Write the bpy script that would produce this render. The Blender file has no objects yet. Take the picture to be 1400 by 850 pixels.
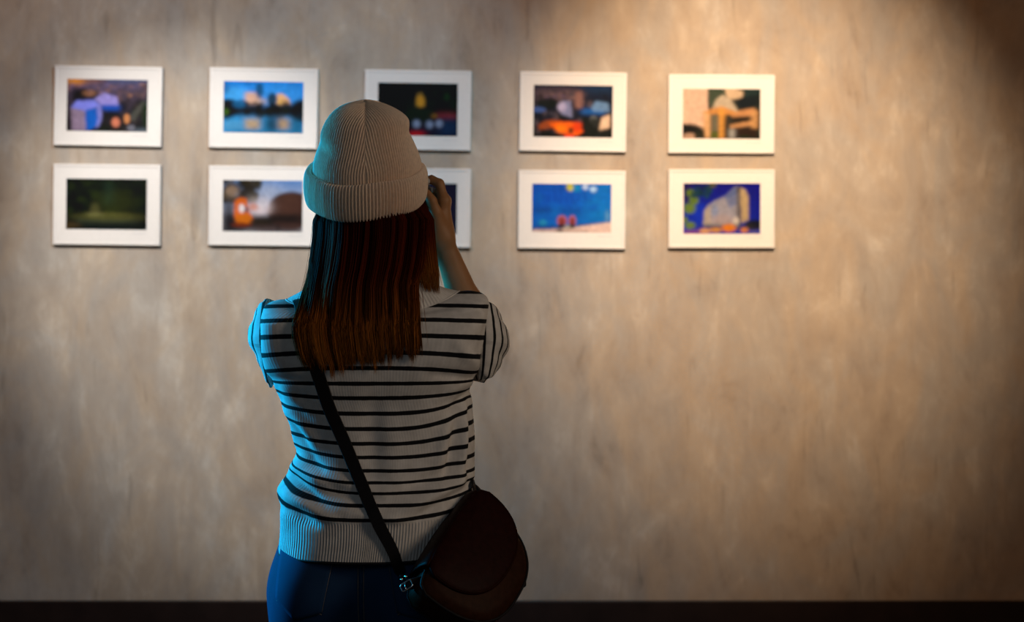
import bpy, math, random
import numpy as np
from mathutils import Vector, Matrix
from mathutils.bvhtree import BVHTree

random.seed(7)
rng = np.random.default_rng(7)
PI = math.pi

# ------------------------------------------------------------------ scale of the place
FPX = 1944.0            # 50 mm lens on a 36 mm sensor, 1400 px wide
HZ, CZ = 390.0, 1.36    # eye line of the photograph and camera height
Y0 = 2.42               # the visitor stands here
YW = 5.55               # face of the wall


def P(px, py, y):
    return np.array([(px - 700.0) / FPX * y, y, CZ - (py - HZ) / FPX * y])


def px_of(v):
    return 700.0 + v[..., 0] / v[..., 1] * FPX, HZ + (CZ - v[..., 2]) / v[..., 1] * FPX


def lin(c):
    c = np.asarray(c, float)
    if c.max() > 1.0:
        c = c / 255.0
    return np.where(c <= 0.04045, c / 12.92, ((c + 0.055) / 1.055) ** 2.4)


COL = bpy.context.scene.collection


# ------------------------------------------------------------------ object helpers
def root_loc(o):
    while o.parent is not None:
        o = o.parent
    return np.array(o.location)


def mk(name, verts, faces, mat, parent=None, smooth=True, attrs=None, colors=None, local=False):
    verts = np.asarray(verts, float)
    if parent is not None and not local:
        verts = verts - root_loc(parent)
    me = bpy.data.meshes.new(name)
    if isinstance(faces, np.ndarray):
        faces = faces.tolist()
    me.from_pydata(verts.tolist(), [], faces)
    if attrs:
        for k, a in attrs.items():
            at = me.attributes.new(k, 'FLOAT', 'POINT')
            at.data.foreach_set('value', np.asarray(a, np.float32).ravel())
    if colors is not None:
        at = me.color_attributes.new('tint', 'FLOAT_COLOR', 'POINT')
        c = np.ones((len(verts), 4), np.float32)
        c[:, :3] = colors
        at.data.foreach_set('color', c.ravel())
    me.materials.append(mat)
    me.update()
    if smooth:
        me.polygons.foreach_set('use_smooth', [True] * len(me.polygons))
    o = bpy.data.objects.new(name, me)
    COL.objects.link(o)
    if parent is not None:
        o.parent = parent
    return o


def empty(name, loc, label, cat, group=None):
    o = bpy.data.objects.new(name, None)
    COL.objects.link(o)
    o.empty_display_size = 0.1
    o.location = loc
    o['label'] = label
    o['category'] = cat
    if group:
        o['group'] = group
    return o


def grid_faces(nr, nc, wrap=True, flip=False):
    r = np.arange(nr - 1)[:, None]
    c = np.arange(nc if wrap else nc - 1)[None, :]
    a = r * nc + c
    b = r * nc + (c + 1) % nc
    f = np.stack([a, b, b + nc, a + nc], -1).reshape(-1, 4)
    return f[:, ::-1] if flip else f


class MB:
    def __init__(s):
        s.v, s.f, s.n = [], [], 0

    def add(s, v, f):
        v = np.asarray(v, float).reshape(-1, 3)
        s.v.append(v)
        s.f += [[int(i) + s.n for i in q] for q in f]
        s.n += len(v)

    def get(s):
        return np.concatenate(s.v), s.f

    def box(s, c, h, bev=0.0, M=None):
        """bevelled box: centre, half sizes"""
        c, h = np.array(c, float), np.array(h, float)
        b = min(bev, h.min() * 0.95)
        vs, idx = [], {}
        for sx in (-1, 1):
            for sy in (-1, 1):
                for sz in (-1, 1):
                    sg = np.array([sx, sy, sz])
                    for ax in range(3):
                        p = sg * (h - b)
                        p[ax] = sg[ax] * h[ax]
                        idx[(sx, sy, sz, ax)] = len(vs)
                        vs.append(p)
        fs = []
        for ax in range(3):
            a1, a2 = (ax + 1) % 3, (ax + 2) % 3
            for sg in (-1, 1):
                q = []
                for (u, w) in ((-1, -1), (1, -1), (1, 1), (-1, 1)):
                    k = [0, 0, 0]
                    k[ax], k[a1], k[a2] = sg, u, w
                    q.append(idx[(*k, ax)])
                fs.append(q if sg > 0 else q[::-1])
            for u in (-1, 1):
                for w in (-1, 1):
                    k0, k1 = [0, 0, 0], [0, 0, 0]
                    k0[ax], k1[ax] = -1, 1
                    for k in (k0, k1):
                        k[a1], k[a2] = u, w
                    q = [idx[(*k0, a1)], idx[(*k1, a1)], idx[(*k1, a2)], idx[(*k0, a2)]]
                    fs.append(q if u * w > 0 else q[::-1])
        for sx in (-1, 1):
            for sy in (-1, 1):
                for sz in (-1, 1):
                    q = [idx[(sx, sy, sz, a)] for a in range(3)]
                    fs.append(q if sx * sy * sz > 0 else q[::-1])
        vs = np.array(vs)
        if M is not None:
            vs = vs @ np.array(M).T
        s.add(vs + c, fs)

    def tube(s, pts, rad, n=10, closed=False, flat=None):
        pts = np.asarray(pts, float)
        m = len(pts)
        rad = np.broadcast_to(np.asarray(rad, float), (m,))
        t = np.gradient(pts, axis=0)
        if closed:
            t = np.roll(pts, -1, 0) - np.roll(pts, 1, 0)
        t /= np.linalg.norm(t, axis=1)[:, None] + 1e-12
        up = np.array([0.0, 0, 1]) if abs(t[0][2]) < 0.9 else np.array([1.0, 0, 0])
        u = np.cross(t[0], up)
        u /= np.linalg.norm(u)
        vs = []
        for i in range(m):
            u = u - t[i] * (u @ t[i])
            u /= np.linalg.norm(u) + 1e-12
            w = np.cross(t[i], u)
            a = np.arange(n) / n * 2 * PI
            vs.append(pts[i] + rad[i] * (np.cos(a)[:, None] * u + np.sin(a)[:, None] * w))
        vs = np.concatenate(vs)
        fs = grid_faces(m, n).tolist()
        if closed:
            fs += [[(m - 1) * n + j, (m - 1) * n + (j + 1) % n, (j + 1) % n, j] for j in range(n)]
        else:
            fs += [list(range(n))[::-1], list(range((m - 1) * n, m * n))]
        s.add(vs, fs)


# ------------------------------------------------------------------ distance-field modelling (smooth blended bodies)
class Field:
    def __init__(s, lo, hi, h):
        s.lo, s.h = np.array(lo, float), h
        s.n = np.ceil((np.array(hi) - s.lo) / h).astype(int) + 1
        s.D = np.full(s.n, 0.5, np.float32)

    def region(s, lo, hi):
        a = np.clip(np.floor((lo - s.lo) / s.h).astype(int), 0, s.n - 1)
        b = np.clip(np.ceil((hi - s.lo) / s.h).astype(int) + 1, 1, s.n)
        ax = [s.lo[i] + s.h * np.arange(a[i], b[i]) for i in range(3)]
        sl = tuple(slice(a[i], b[i]) for i in range(3))
        X = np.stack(np.meshgrid(*ax, indexing='ij'), -1)
        return sl, X

    def blend(s, sl, d, k, sub=False):
        D = s.D[sl]
        if sub:
            hh = np.maximum(k - np.abs(D + d), 0) / max(k, 1e-9)
            s.D[sl] = np.maximum(D, -d) + hh * hh * k * 0.25
        else:
            hh = np.maximum(k - np.abs(D - d), 0) / max(k, 1e-9)
            s.D[sl] = np.minimum(D, d) - hh * hh * k * 0.25

    def cone(s, a, b, ra, rb, k=0.02, flat=None):
        a, b = np.asarray(a, float), np.asarray(b, float)
        pad = max(ra, rb) + k + 3 * s.h
        sl, X = s.region(np.minimum(a, b) - pad, np.maximum(a, b) + pad)
        ab = b - a
        t = np.clip(((X - a) @ ab) / (ab @ ab), 0, 1)
        q = X - a - t[..., None] * ab
        if flat is not None:                      # flatten along one direction
            dv, f = np.asarray(flat[0], float), flat[1]
            dv = dv / np.linalg.norm(dv)
            q = q + (q @ dv)[..., None] * dv * (1 / f - 1)
        d = np.linalg.norm(q, axis=-1) - (ra + (rb - ra) * t)
        s.blend(sl, d, k)

    def ell(s, c, r, k=0.02, R=None, sub=False):
        c, r = np.asarray(c, float), np.asarray(r, float)
        pad = r.max() + k + 3 * s.h
        sl, X = s.region(c - pad, c + pad)
        q = X - c
        if R is not None:
            q = q @ np.asarray(R)
        k0 = np.linalg.norm(q / r, axis=-1)
        k1 = np.linalg.norm(q / (r * r), axis=-1) + 1e-9
        s.blend(sl, k0 * (k0 - 1) / k1, k, sub)

    def clip(s, axis, val, keep_below):
        g = s.lo[axis] + s.h * np.arange(s.n[axis])
        sh = [1, 1, 1]
        sh[axis] = -1
        d = (g - val) if keep_below else (val - g)
        s.D = np.maximum(s.D, d.reshape(sh).astype(np.float32))

    def mesh(s):
        D = s.D
        ins = D < 0
        nx, ny, nz = (m - 1 for m in D.shape)
        cnt = np.zeros((nx, ny, nz), np.int8)
        corners = [(i, j, k) for i in (0, 1) for j in (0, 1) for k in (0, 1)]
        for (i, j, k) in corners:
            cnt += ins[i:i + nx, j:j + ny, k:k + nz]
        act = np.argwhere((cnt > 0) & (cnt < 8))
        acc = np.zeros((len(act), 3))
        num = np.zeros(len(act))
        for a in range(8):
            for b in range(a + 1, 8):
                ca, cb = np.array(corners[a]), np.array(corners[b])
                if np.abs(ca - cb).sum() != 1:
                    continue
                ia, ib = act + ca, act + cb
                da = D[ia[:, 0], ia[:, 1], ia[:, 2]]
                db = D[ib[:, 0], ib[:, 1], ib[:, 2]]
                m = (da < 0) != (db < 0)
                t = np.where(m, da / np.where(m, da - db, 1), 0)
                acc += m[:, None] * (ca + t[:, None] * (cb - ca))
                num += m
        V = s.lo + s.h * (act + acc / num[:, None])
        idx = -np.ones((nx, ny, nz), np.int32)
        idx[act[:, 0], act[:, 1], act[:, 2]] = np.arange(len(act))
        F = []
        for ax in range(3):
            a1, a2 = (ax + 1) % 3, (ax + 2) % 3
            s0 = [slice(None)] * 3
            s1 = [slice(None)] * 3
            s0[ax], s1[ax] = slice(0, -1), slice(1, None)
            e = np.argwhere(ins[tuple(s0)] != ins[tuple(s1)])
            e = e[(e[:, a1] > 0) & (e[:, a2] > 0) & (e[:, a1] < D.shape[a1] - 1) & (e[:, a2] < D.shape[a2] - 1)]
            inside = ins[e[:, 0], e[:, 1], e[:, 2]]
            q = []
            for (u, w) in ((0, 0), (-1, 0), (-1, -1), (0, -1)):
                c = e.copy()
                c[:, a1] += u
                c[:, a2] += w
                q.append(idx[c[:, 0], c[:, 1], c[:, 2]])
            q = np.stack(q, -1)
            q = np.where(inside[:, None], q, q[:, ::-1])
            F.append(q)
        F = np.concatenate(F)
        return V, F


# ------------------------------------------------------------------ materials
def new_mat(name):
    m = bpy.data.materials.new(name)
    m.use_nodes = True
    nt = m.node_tree
    return m, nt, nt.nodes['Principled BSDF']


def N(nt, kind, **kw):
    n = nt.nodes.new(kind)
    for k, v in kw.items():
        setattr(n, k, v)
    return n


def ramp(nt, stops, src):
    r = N(nt, 'ShaderNodeValToRGB')
    el = r.color_ramp.elements
    while len(el) < len(stops):
        el.new(0.5)
    for e, (p, c) in zip(el, stops):
        e.position = p
        e.color = (*c, 1)
    nt.links.new(src, r.inputs[0])
    return r


def math_n(nt, op, a, b=None, c=None):
    n = N(nt, 'ShaderNodeMath', operation=op)
    for i, v in enumerate((a, b, c)):
        if v is None:
            continue
        if isinstance(v, (int, float)):
            n.inputs[i].default_value = v
        else:
            nt.links.new(v, n.inputs[i])
    return n.outputs[0]


def simple(name, col, rough=0.6, metal=0.0, noise=0.12, scale=40.0, bump=0.0, spec=0.5):
    m, nt, b = new_mat(name)
    tc = N(nt, 'ShaderNodeTexCoord')
    no = N(nt, 'ShaderNodeTexNoise')
    no.inputs['Scale'].default_value = scale
    no.inputs['Detail'].default_value = 5
    nt.links.new(tc.outputs['Object'], no.inputs['Vector'])
    c = np.array(col, float)
    r = ramp(nt, [(0.3, c * (1 - noise)), (0.7, np.minimum(c * (1 + noise), 1))], no.outputs[0])
    nt.links.new(r.outputs[0], b.inputs['Base Color'])
    b.inputs['Roughness'].default_value = rough
    b.inputs['Metallic'].default_value = metal
    b.inputs['Specular IOR Level'].default_value = spec
    if bump:
        bp = N(nt, 'ShaderNodeBump')
        bp.inputs['Strength'].default_value = bump
        bp.inputs['Distance'].default_value = 0.002
        nt.links.new(no.outputs[0], bp.inputs['Height'])
        nt.links.new(bp.outputs[0], b.inputs['Normal'])
    return m


def wall_material():
    m, nt, b = new_mat('trowelled_concrete')
    tc = N(nt, 'ShaderNodeTexCoord')

    def noise(scale_xyz, scale, detail, rough, dist=0.0):
        mp = N(nt, 'ShaderNodeMapping')
        mp.inputs['Scale'].default_value = scale_xyz
        nt.links.new(tc.outputs['Object'], mp.inputs['Vector'])
        n = N(nt, 'ShaderNodeTexNoise')
        n.inputs['Scale'].default_value = scale
        n.inputs['Detail'].default_value = detail
        n.inputs['Roughness'].default_value = rough
        n.inputs['Distortion'].default_value = dist
        nt.links.new(mp.outputs[0], n.inputs['Vector'])
        return n.outputs[0]
    streak = noise((1, 1, 0.36), 7.0, 7, 0.66, 1.2)
    fine = noise((1, 1, 0.5), 30.0, 6, 0.7, 0.6)
    blot = noise((1, 1, 0.75), 3.4, 6, 0.62, 0.9)
    cloud = noise((1, 1, 0.8), 1.1, 4, 0.55, 0.5)
    s = math_n(nt, 'MULTIPLY', streak, 0.34)
    s = math_n(nt, 'MULTIPLY_ADD', fine, 0.16, s)
    s = math_n(nt, 'MULTIPLY_ADD', blot, 0.32, s)
    s = math_n(nt, 'MULTIPLY_ADD', cloud, 0.18, s)
    r0 = ramp(nt, [(0.34, lin((118, 103, 90))), (0.45, lin((143, 129, 116))),
                   (0.53, lin((153, 139, 125))), (0.64, lin((176, 163, 149)))], s)
    # warmer and cooler patches left by the trowel
    hue = noise((1, 1, 0.55), 5.0, 5, 0.6, 1.0)
    r1 = ramp(nt, [(0.38, (0.95, 1.0, 1.06)), (0.5, (1.0, 1.0, 1.0)), (0.62, (1.05, 1.0, 0.93))], hue)
    mulc = N(nt, 'ShaderNodeMix', data_type='RGBA', blend_type='MULTIPLY')
    mulc.inputs['Factor'].default_value = 1.0
    nt.links.new(r0.outputs[0], mulc.inputs[6])
    nt.links.new(r1.outputs[0], mulc.inputs[7])
    # short dark scratches and light scuffs
    scr = noise((1, 1, 0.12), 22.0, 3, 0.5, 0.8)
    r2 = ramp(nt, [(0.27, (0.80, 0.79, 0.78)), (0.36, (1, 1, 1)), (0.66, (1, 1, 1)), (0.76, (1.12, 1.12, 1.12))], scr)
    mul2 = N(nt, 'ShaderNodeMix', data_type='RGBA', blend_type='MULTIPLY')
    mul2.inputs['Factor'].default_value = 1.0
    nt.links.new(mulc.outputs[2], mul2.inputs[6])
    nt.links.new(r2.outputs[0], mul2.inputs[7])
    nt.links.new(mul2.outputs[2], b.inputs['Base Color'])
    b.inputs['Roughness'].default_value = 0.75
    b.inputs['Specular IOR Level'].default_value = 0.25
    bp = N(nt, 'ShaderNodeBump')
    bp.inputs['Strength'].default_value = 0.25
    bp.inputs['Distance'].default_value = 0.01
    nt.links.new(s, bp.inputs['Height'])
    nt.links.new(bp.outputs[0], b.inputs['Normal'])
    return m


def attr_mat(name, rough=0.6, spec=0.4, **kw):
    m, nt, b = new_mat(name)
    a = N(nt, 'ShaderNodeAttribute', attribute_name='tint')
    nt.links.new(a.outputs['Color'], b.inputs['Base Color'])
    b.inputs['Roughness'].default_value = rough
    b.inputs['Specular IOR Level'].default_value = spec
    for k, v in kw.items():
        b.inputs[k].default_value = v
    return m


def knit_material(name, ribbed_only=False):
    """cream knit; dark stripes where the knitted-in row counter 'row' is near a whole number;
    ribs follow the stitch counter 'stitch' where 'ribbing' is on"""
    m, nt, b = new_mat(name)
    at = N(nt, 'ShaderNodeAttribute', attribute_name='row')
    st = N(nt, 'ShaderNodeAttribute', attribute_name='stitch')
    rb = N(nt, 'ShaderNodeAttribute', attribute_name='ribbing')
    tc = N(nt, 'ShaderNodeTexCoord')
    no = N(nt, 'ShaderNodeTexNoise')
    no.inputs['Scale'].default_value = 60
    no.inputs['Detail'].default_value = 4
    nt.links.new(tc.outputs['Object'], no.inputs['Vector'])
    base = ramp(nt, [(0.3, (0.66, 0.63, 0.60)), (0.7, (0.80, 0.77, 0.74))], no.outputs[0])
    fr = math_n(nt, 'FRACT', math_n(nt, 'ADD', at.outputs['Fac'], 0.5))
    di = math_n(nt, 'ABSOLUTE', math_n(nt, 'SUBTRACT', fr, 0.5))
    wob = math_n(nt, 'MULTIPLY_ADD', no.outputs[0], 0.05, di)
    mr = N(nt, 'ShaderNodeMapRange')
    mr.inputs['From Min'].default_value = 0.145
    mr.inputs['From Max'].default_value = 0.185
    mr.inputs['To Min'].default_value = 1.0
    mr.inputs['To Max'].default_value = 0.0
    nt.links.new(wob, mr.inputs['Value'])
    stripe = math_n(nt, 'MULTIPLY', mr.outputs[0], math_n(nt, 'SUBTRACT', 1.0, rb.outputs['Fac']))
    mx = N(nt, 'ShaderNodeMix', data_type='RGBA')
    nt.links.new(stripe, mx.inputs['Factor'])
    nt.links.new(base.outputs[0], mx.inputs[6])
    mx.inputs[7].default_value = (0.008, 0.008, 0.010, 1)
    nt.links.new(mx.outputs[2], b.inputs['Base Color'])
    b.inputs['Roughness'].default_value = 0.85
    b.inputs['Specular IOR Level'].default_value = 0.2
    sn = math_n(nt, 'SINE', math_n(nt, 'MULTIPLY', st.outputs['Fac'], 2 * PI))
    amp = math_n(nt, 'MULTIPLY_ADD', rb.outputs['Fac'], 0.92, 0.08)
    hgt = math_n(nt, 'MULTIPLY', sn, amp)
    hgt = math_n(nt, 'MULTIPLY_ADD', no.outputs[0], 0.3, hgt)
    bp = N(nt, 'ShaderNodeBump')
    bp.inputs['Strength'].default_value = 0.8
    bp.inputs['Distance'].default_value = 0.0009
    nt.links.new(hgt, bp.inputs['Height'])
    nt.links.new(bp.outputs[0], b.inputs['Normal'])
    return m


def denim_material():
    m, nt, b = new_mat('dark_blue_denim')
    tc = N(nt, 'ShaderNodeTexCoord')
    no = N(nt, 'ShaderNodeTexNoise')
    no.inputs['Scale'].default_value = 14
    no.inputs['Detail'].default_value = 8
    nt.links.new(tc.outputs['Object'], no.inputs['Vector'])
    wv = N(nt, 'ShaderNodeTexWave', bands_direction='DIAGONAL')
    wv.inputs['Scale'].default_value = 420
    wv.inputs['Distortion'].default_value = 0.6
    nt.links.new(tc.outputs['Object'], wv.inputs['Vector'])
    r = ramp(nt, [(0.3, (0.008, 0.033, 0.094)), (0.7, (0.013, 0.050, 0.135))], no.outputs[0])
    nt.links.new(r.outputs[0], b.inputs['Base Color'])
    b.inputs['Roughness'].default_value = 0.85
    b.inputs['Specular IOR Level'].default_value = 0.2
    bp = N(nt, 'ShaderNodeBump')
    bp.inputs['Strength'].default_value = 0.3
    bp.inputs['Distance'].default_value = 0.0006
    nt.links.new(wv.outputs['Fac'], bp.inputs['Height'])
    nt.links.new(bp.outputs[0], b.inputs['Normal'])
    return m


M_wall = wall_material()
M_floor = simple('dark_polished_floor', lin((52, 46, 41)), 0.45, noise=0.2, scale=5)
M_skirt = simple('dark_brown_skirting', lin((33, 22, 19)), 0.5, noise=0.2, scale=12, spec=0.2)
M_frame = simple('white_lacquered_wood', (0.58, 0.53, 0.495), 0.5, noise=0.03, scale=30)
M_mount = simple('white_mount_board', (0.585, 0.535, 0.50), 0.8, noise=0.02, scale=60)
M_print = attr_mat('photographic_print', 0.6, 0.06)
M_ink = simple('grey_caption_ink', (0.36, 0.35, 0.37), 0.8, noise=0.1)
M_skin = simple('skin', (0.42, 0.20, 0.085), 0.5, noise=0.06, scale=25, spec=0.35)
M_hair = attr_mat('auburn_hair', 0.5, 0.01)
M_wool = simple('oatmeal_ribbed_wool', (0.88, 0.70, 0.55), 0.9, noise=0.08, scale=160, bump=0.25, spec=0.15)
M_knit = knit_material('striped_fine_knit')
M_denim = denim_material()
M_stitch = simple('tan_thread', (0.16, 0.14, 0.13), 0.8)
M_leather = simple('dark_brown_leather', (0.018, 0.0030, 0.0022), 0.5, noise=0.25, scale=90, bump=0.25, spec=0.06)
M_leather2 = simple('brown_leather_gusset', (0.030, 0.010, 0.0045), 0.5, noise=0.25, scale=90, bump=0.25, spec=0.06)
M_strap = simple('black_leather_strap', (0.008, 0.007, 0.008), 0.7, noise=0.2, scale=120, bump=0.2, spec=0.2)
M_steel = simple('polished_steel', (0.75, 0.75, 0.73), 0.2, metal=1.0, noise=0.05)
M_camera = simple('black_camera_plastic', (0.012, 0.012, 0.013), 0.5, noise=0.1, scale=200, bump=0.3)
M_silver = simple('silver_camera_shell', (0.60, 0.60, 0.60), 0.35, metal=0.3, noise=0.05)
M_glass = simple('dark_lens_glass', (0.01, 0.01, 0.02), 0.05, noise=0.0)
M_shoe = simple('white_canvas_shoe', (0.65, 0.63, 0.60), 0.8, noise=0.08, scale=80)
M_sole = simple('off_white_rubber', (0.55, 0.53, 0.48), 0.6, noise=0.05)
M_black = simple('black_knit_edging', (0.008, 0.008, 0.010), 0.85, noise=0.2, scale=200)

# ------------------------------------------------------------------ the setting


def struct(name, c, h, mat, bev=0.0):
    mb = MB()
    mb.box(c, h, bev)
    v, f = mb.get()
    o = mk(name, v, f, mat, smooth=False)
    o['kind'] = 'structure'
    return o


struct('wall_back', (0, YW + 0.06, 1.65), (5.0, 0.06, 1.65), M_wall)
struct('floor', (0, 2.0, -0.05), (5.0, 3.68, 0.05), M_floor)
struct('baseboard_back', (0, YW - 0.009, 0.066), (5.0, 0.009, 0.066), M_skirt, 0.004)

# ------------------------------------------------------------------ the photographs on the wall
NX, NY = 108, 72
GX, GY = np.meshgrid((np.arange(NX) + 0.5) / NX, (np.arange(NY) + 0.5) / NY)   # 0..1 right, 0..1 down


class Canvas:
    def __init__(s, top, bot=None, seed=0):
        bot = top if bot is None else bot
        s.r = np.random.default_rng(seed)
        s.c = lin(top) + (lin(bot) - lin(top)) * GY[..., None]

    def mix(s, a, col):
        s.c = s.c + (lin(col) - s.c) * np.clip(a, 0, 1)[..., None]

    def rect(s, x0, y0, x1, y1, col, a=1.0, soft=0.012):
        e = lambda t: 1 / (1 + np.exp(-np.clip(t / soft, -40, 40)))
        s.mix(a * e(GX - x0) * e(x1 - GX) * e(GY - y0) * e(y1 - GY), col)

    def ell(s, x, y, rx, ry, col, a=1.0, soft=0.25):
        d = np.sqrt(((GX - x) / rx) ** 2 + ((GY - y) / ry) ** 2)
        s.mix(a * np.clip((1 - d) / soft + 0.5, 0, 1), col)

    def poly(s, pts, col, a=1.0):
        ins = np.zeros_like(GX, bool)
        n = len(pts)
        for i in range(n):
            (x0, y0), (x1, y1) = pts[i], pts[(i + 1) % n]
            c = ((y0 > GY) != (y1 > GY))
            xx = (x1 - x0) * (GY - y0) / ((y1 - y0) if y1 != y0 else 1e-9) + x0
            ins ^= c & (GX < xx)
        m = ins.astype(float)
        for _ in range(2):
            q = np.pad(m, 1, mode='edge')
            m = (q[:-2, 1:-1] + q[2:, 1:-1] + q[1:-1, :-2] + q[1:-1, 2:] + 2 * m) / 6
        s.mix(a * m, col)

    def specks(s, n, box, size, cols, a=0.8, asp=1.0):
        x0, y0, x1, y1 = box
        for _ in range(n):
            w = size * s.r.uniform(0.5, 1.4)
            s.ell(s.r.uniform(x0, x1), s.r.uniform(y0, y1), w, w * asp * 1.5 * s.r.uniform(0.7, 1.3),
                  cols[s.r.integers(len(cols))], a * s.r.uniform(0.5, 1.0), 0.6)

    def done(s, gain):
        """print pigment for a picture that reads this bright under the gallery's lamps, with a little paper grain"""
        g = s.r.normal(0, 1, (NY // 3 + 2, NX // 3 + 2))
        g = np.kron(g, np.ones((3, 3)))[:NY, :NX]
        c = s.c * (1 + 0.09 * g[..., None])
        for _ in range(5):                       # the lens softness of the print itself
            q = np.pad(c, ((1, 1), (1, 1), (0, 0)), mode='edge')
            c = (q[:-2, 1:-1] + q[2:, 1:-1] + q[1:-1, :-2] + q[1:-1, 2:] + 2 * c) / 6
        s.c = np.clip(c / gain, 0.0015, 0.9)
        return s

    def lines(s, x0, y0, x1, y1, n, col, a=0.5, vert=False):
        for i in range(n):
            t = (i + 0.5) / n
            if vert:
                s.rect(x0 + (x1 - x0) * t - 0.25 * (x1 - x0) / n, y0, x0 + (x1 - x0) * t + 0.25 * (x1 - x0) / n, y1, col, a, 0.004)
            else:
                s.rect(x0, y0 + (y1 - y0) * t - 0.25 * (y1 - y0) / n, x1, y0 + (y1 - y0) * t + 0.25 * (y1 - y0) / n, col, a, 0.004)


def pic_city_dusk():
    c = Canvas((64, 52, 66), (14, 12, 14), 1)
    c.rect(0, 0.04, 1, 0.22, (84, 70, 96), 0.9, 0.04)
    c.rect(0.5, 0, 1, 0.07, (58, 74, 112), 0.9, 0.02)
    c.rect(0, 0, 0.42, 0.045, (150, 96, 60), 0.9, 0.03)
    c.rect(0, 0, 0.20, 0.10, (222, 136, 14), 0.95, 0.025)
    c.specks(60, (0, 0.08, 1, 0.36), 0.03, [(112, 78, 72), (44, 34, 52), (96, 80, 120), (140, 96, 70), (60, 50, 80)], 0.8, 0.5)
    c.specks(26, (0.1, 0.22, 0.36, 0.42), 0.04, [(10, 8, 10), (20, 16, 16)], 0.9)
    c.specks(90, (0.4, 0.44, 1, 1), 0.035, [(8, 8, 8), (14, 18, 10), (22, 20, 20), (30, 28, 34), (44, 34, 34)], 0.9)
    c.specks(26, (0.64, 0.12, 1, 0.4), 0.03, [(90, 66, 66), (60, 50, 64), (40, 30, 34)], 0.8)
    c.ell(0.28, 0.27, 0.08, 0.06, (150, 100, 70), 0.6, 0.8)
    c.poly([(0.34, 0.38), (0.46, 0.26), (0.62, 0.34), (0.64, 0.5), (0.44, 0.5)], (142, 130, 196), 0.95)
    c.lines(0.4, 0.28, 0.62, 0.46, 5, (90, 80, 140), 0.4)
    c.rect(0.43, 0.49, 0.65, 0.6, (8, 68, 165), 0.95, 0.015)
    c.rect(0.42, 0.61, 0.66, 0.72, (10, 8, 12), 0.85, 0.02)
    c.poly([(0.05, 0.56), (0.12, 0.42), (0.34, 0.4), (0.42, 0.5), (0.24, 0.62)], (112, 116, 205), 0.95)
    c.poly([(0.05, 0.56), (0.24, 0.62), (0.25, 0.99), (0.07, 0.99)], (134, 112, 130), 0.95)
    c.lines(0.07, 0.6, 0.24, 0.98, 5, (100, 90, 130), 0.35, True)
    c.poly([(0.23, 0.6), (0.38, 0.54), (0.40, 0.86), (0.30, 0.97), (0.24, 0.97)], (6, 78, 165), 0.97)
    c.poly([(0.37, 0.52), (0.42, 0.5), (0.44, 0.72), (0.40, 0.9), (0.36, 0.95), (0.39, 0.74)], (118, 116, 186), 0.9)
    c.rect(0, 0.62, 0.05, 1, (12, 8, 12), 0.9, 0.02)
    c.poly([(0.74, 0.76), (0.93, 0.42), (0.98, 0.42), (0.84, 0.80)], (74, 74, 66), 0.6)
    c.ell(0.98, 0.66, 0.05, 0.22, (14, 36, 8), 0.7, 0.8)
    c.ell(0.61, 0.82, 0.05, 0.09, (196, 112, 84), 0.85)
    c.ell(0.745, 0.75, 0.035, 0.09, (190, 120, 70), 0.85)
    c.ell(0.8, 0.92, 0.05, 0.06, (110, 108, 120), 0.7)
    c.rect(0.85, 0.95, 1, 1, (120, 134, 150), 0.6, 0.02)
    return c.done(1.15)


def pic_lake():
    c = Canvas((10, 110, 196), (70, 140, 196), 2)
    c.rect(0.5, 0.05, 1, 0.36, (44, 128, 196), 0.7, 0.06)
    c.ell(0.16, 0.26, 0.16, 0.14, (60, 150, 210), 0.7, 0.8)
    c.rect(0, 0.46, 1, 0.70, (2, 4, 6), 1, 0.025)
    c.rect(0, 0.70, 1, 1, (16, 112, 160), 1, 0.03)
    c.rect(0.27, 0.22, 0.42, 0.46, (196, 150, 122), 0.97)
    c.rect(0.40, 0.28, 0.47, 0.46, (170, 130, 96), 0.95)
    c.rect(0.45, 0.34, 0.54, 0.44, (150, 130, 120), 0.8)
    c.poly([(0.66, 0.44), (0.67, 0.24), (0.74, 0.24), (0.82, 0.34), (0.84, 0.44)], (205, 152, 98), 0.95)
    c.rect(0.68, 0.34, 0.74, 0.48, (196, 150, 50), 0.7)
    c.ell(0.45, 0.17, 0.05, 0.15, (8, 60, 96), 0.9, 0.6)
    c.ell(0.61, 0.34, 0.06, 0.12, (12, 24, 20), 0.9, 0.5)
    c.specks(40, (0, 0.42, 1, 0.66), 0.05, [(2, 3, 4), (4, 8, 6), (10, 16, 8)], 0.95)
    c.ell(0.07, 0.52, 0.14, 0.17, (2, 6, 8), 0.97, 0.4)
    c.ell(0.2, 0.44, 0.08, 0.08, (10, 90, 140), 0.6, 0.8)
    c.ell(0.03, 0.6, 0.04, 0.06, (60, 96, 10), 0.6, 0.8)
    c.ell(1.0, 0.56, 0.18, 0.22, (2, 4, 6), 0.97, 0.4)
    c.rect(0.27, 0.73, 0.46, 0.93, (160, 128, 84), 0.9, 0.02)
    c.rect(0.68, 0.72, 0.82, 0.92, (172, 128, 62), 0.85, 0.02)
    c.rect(0.53, 0.66, 0.68, 0.98, (6, 18, 22), 0.95, 0.03)
    c.ell(0.12, 0.86, 0.14, 0.1, (70, 130, 170), 0.7, 0.8)
    c.rect(0.86, 0.7, 1, 1, (6, 44, 60), 0.85, 0.04)
    c.rect(0, 0, 0.06, 0.24, (6, 30, 50), 0.85, 0.03)
    c.rect(0.26, 0, 0.36, 0.05, (8, 40, 60), 0.8, 0.02)
    c.rect(0, 0.96, 1, 1, (6, 60, 90), 0.6, 0.02)
    return c.done(1.1)


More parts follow.
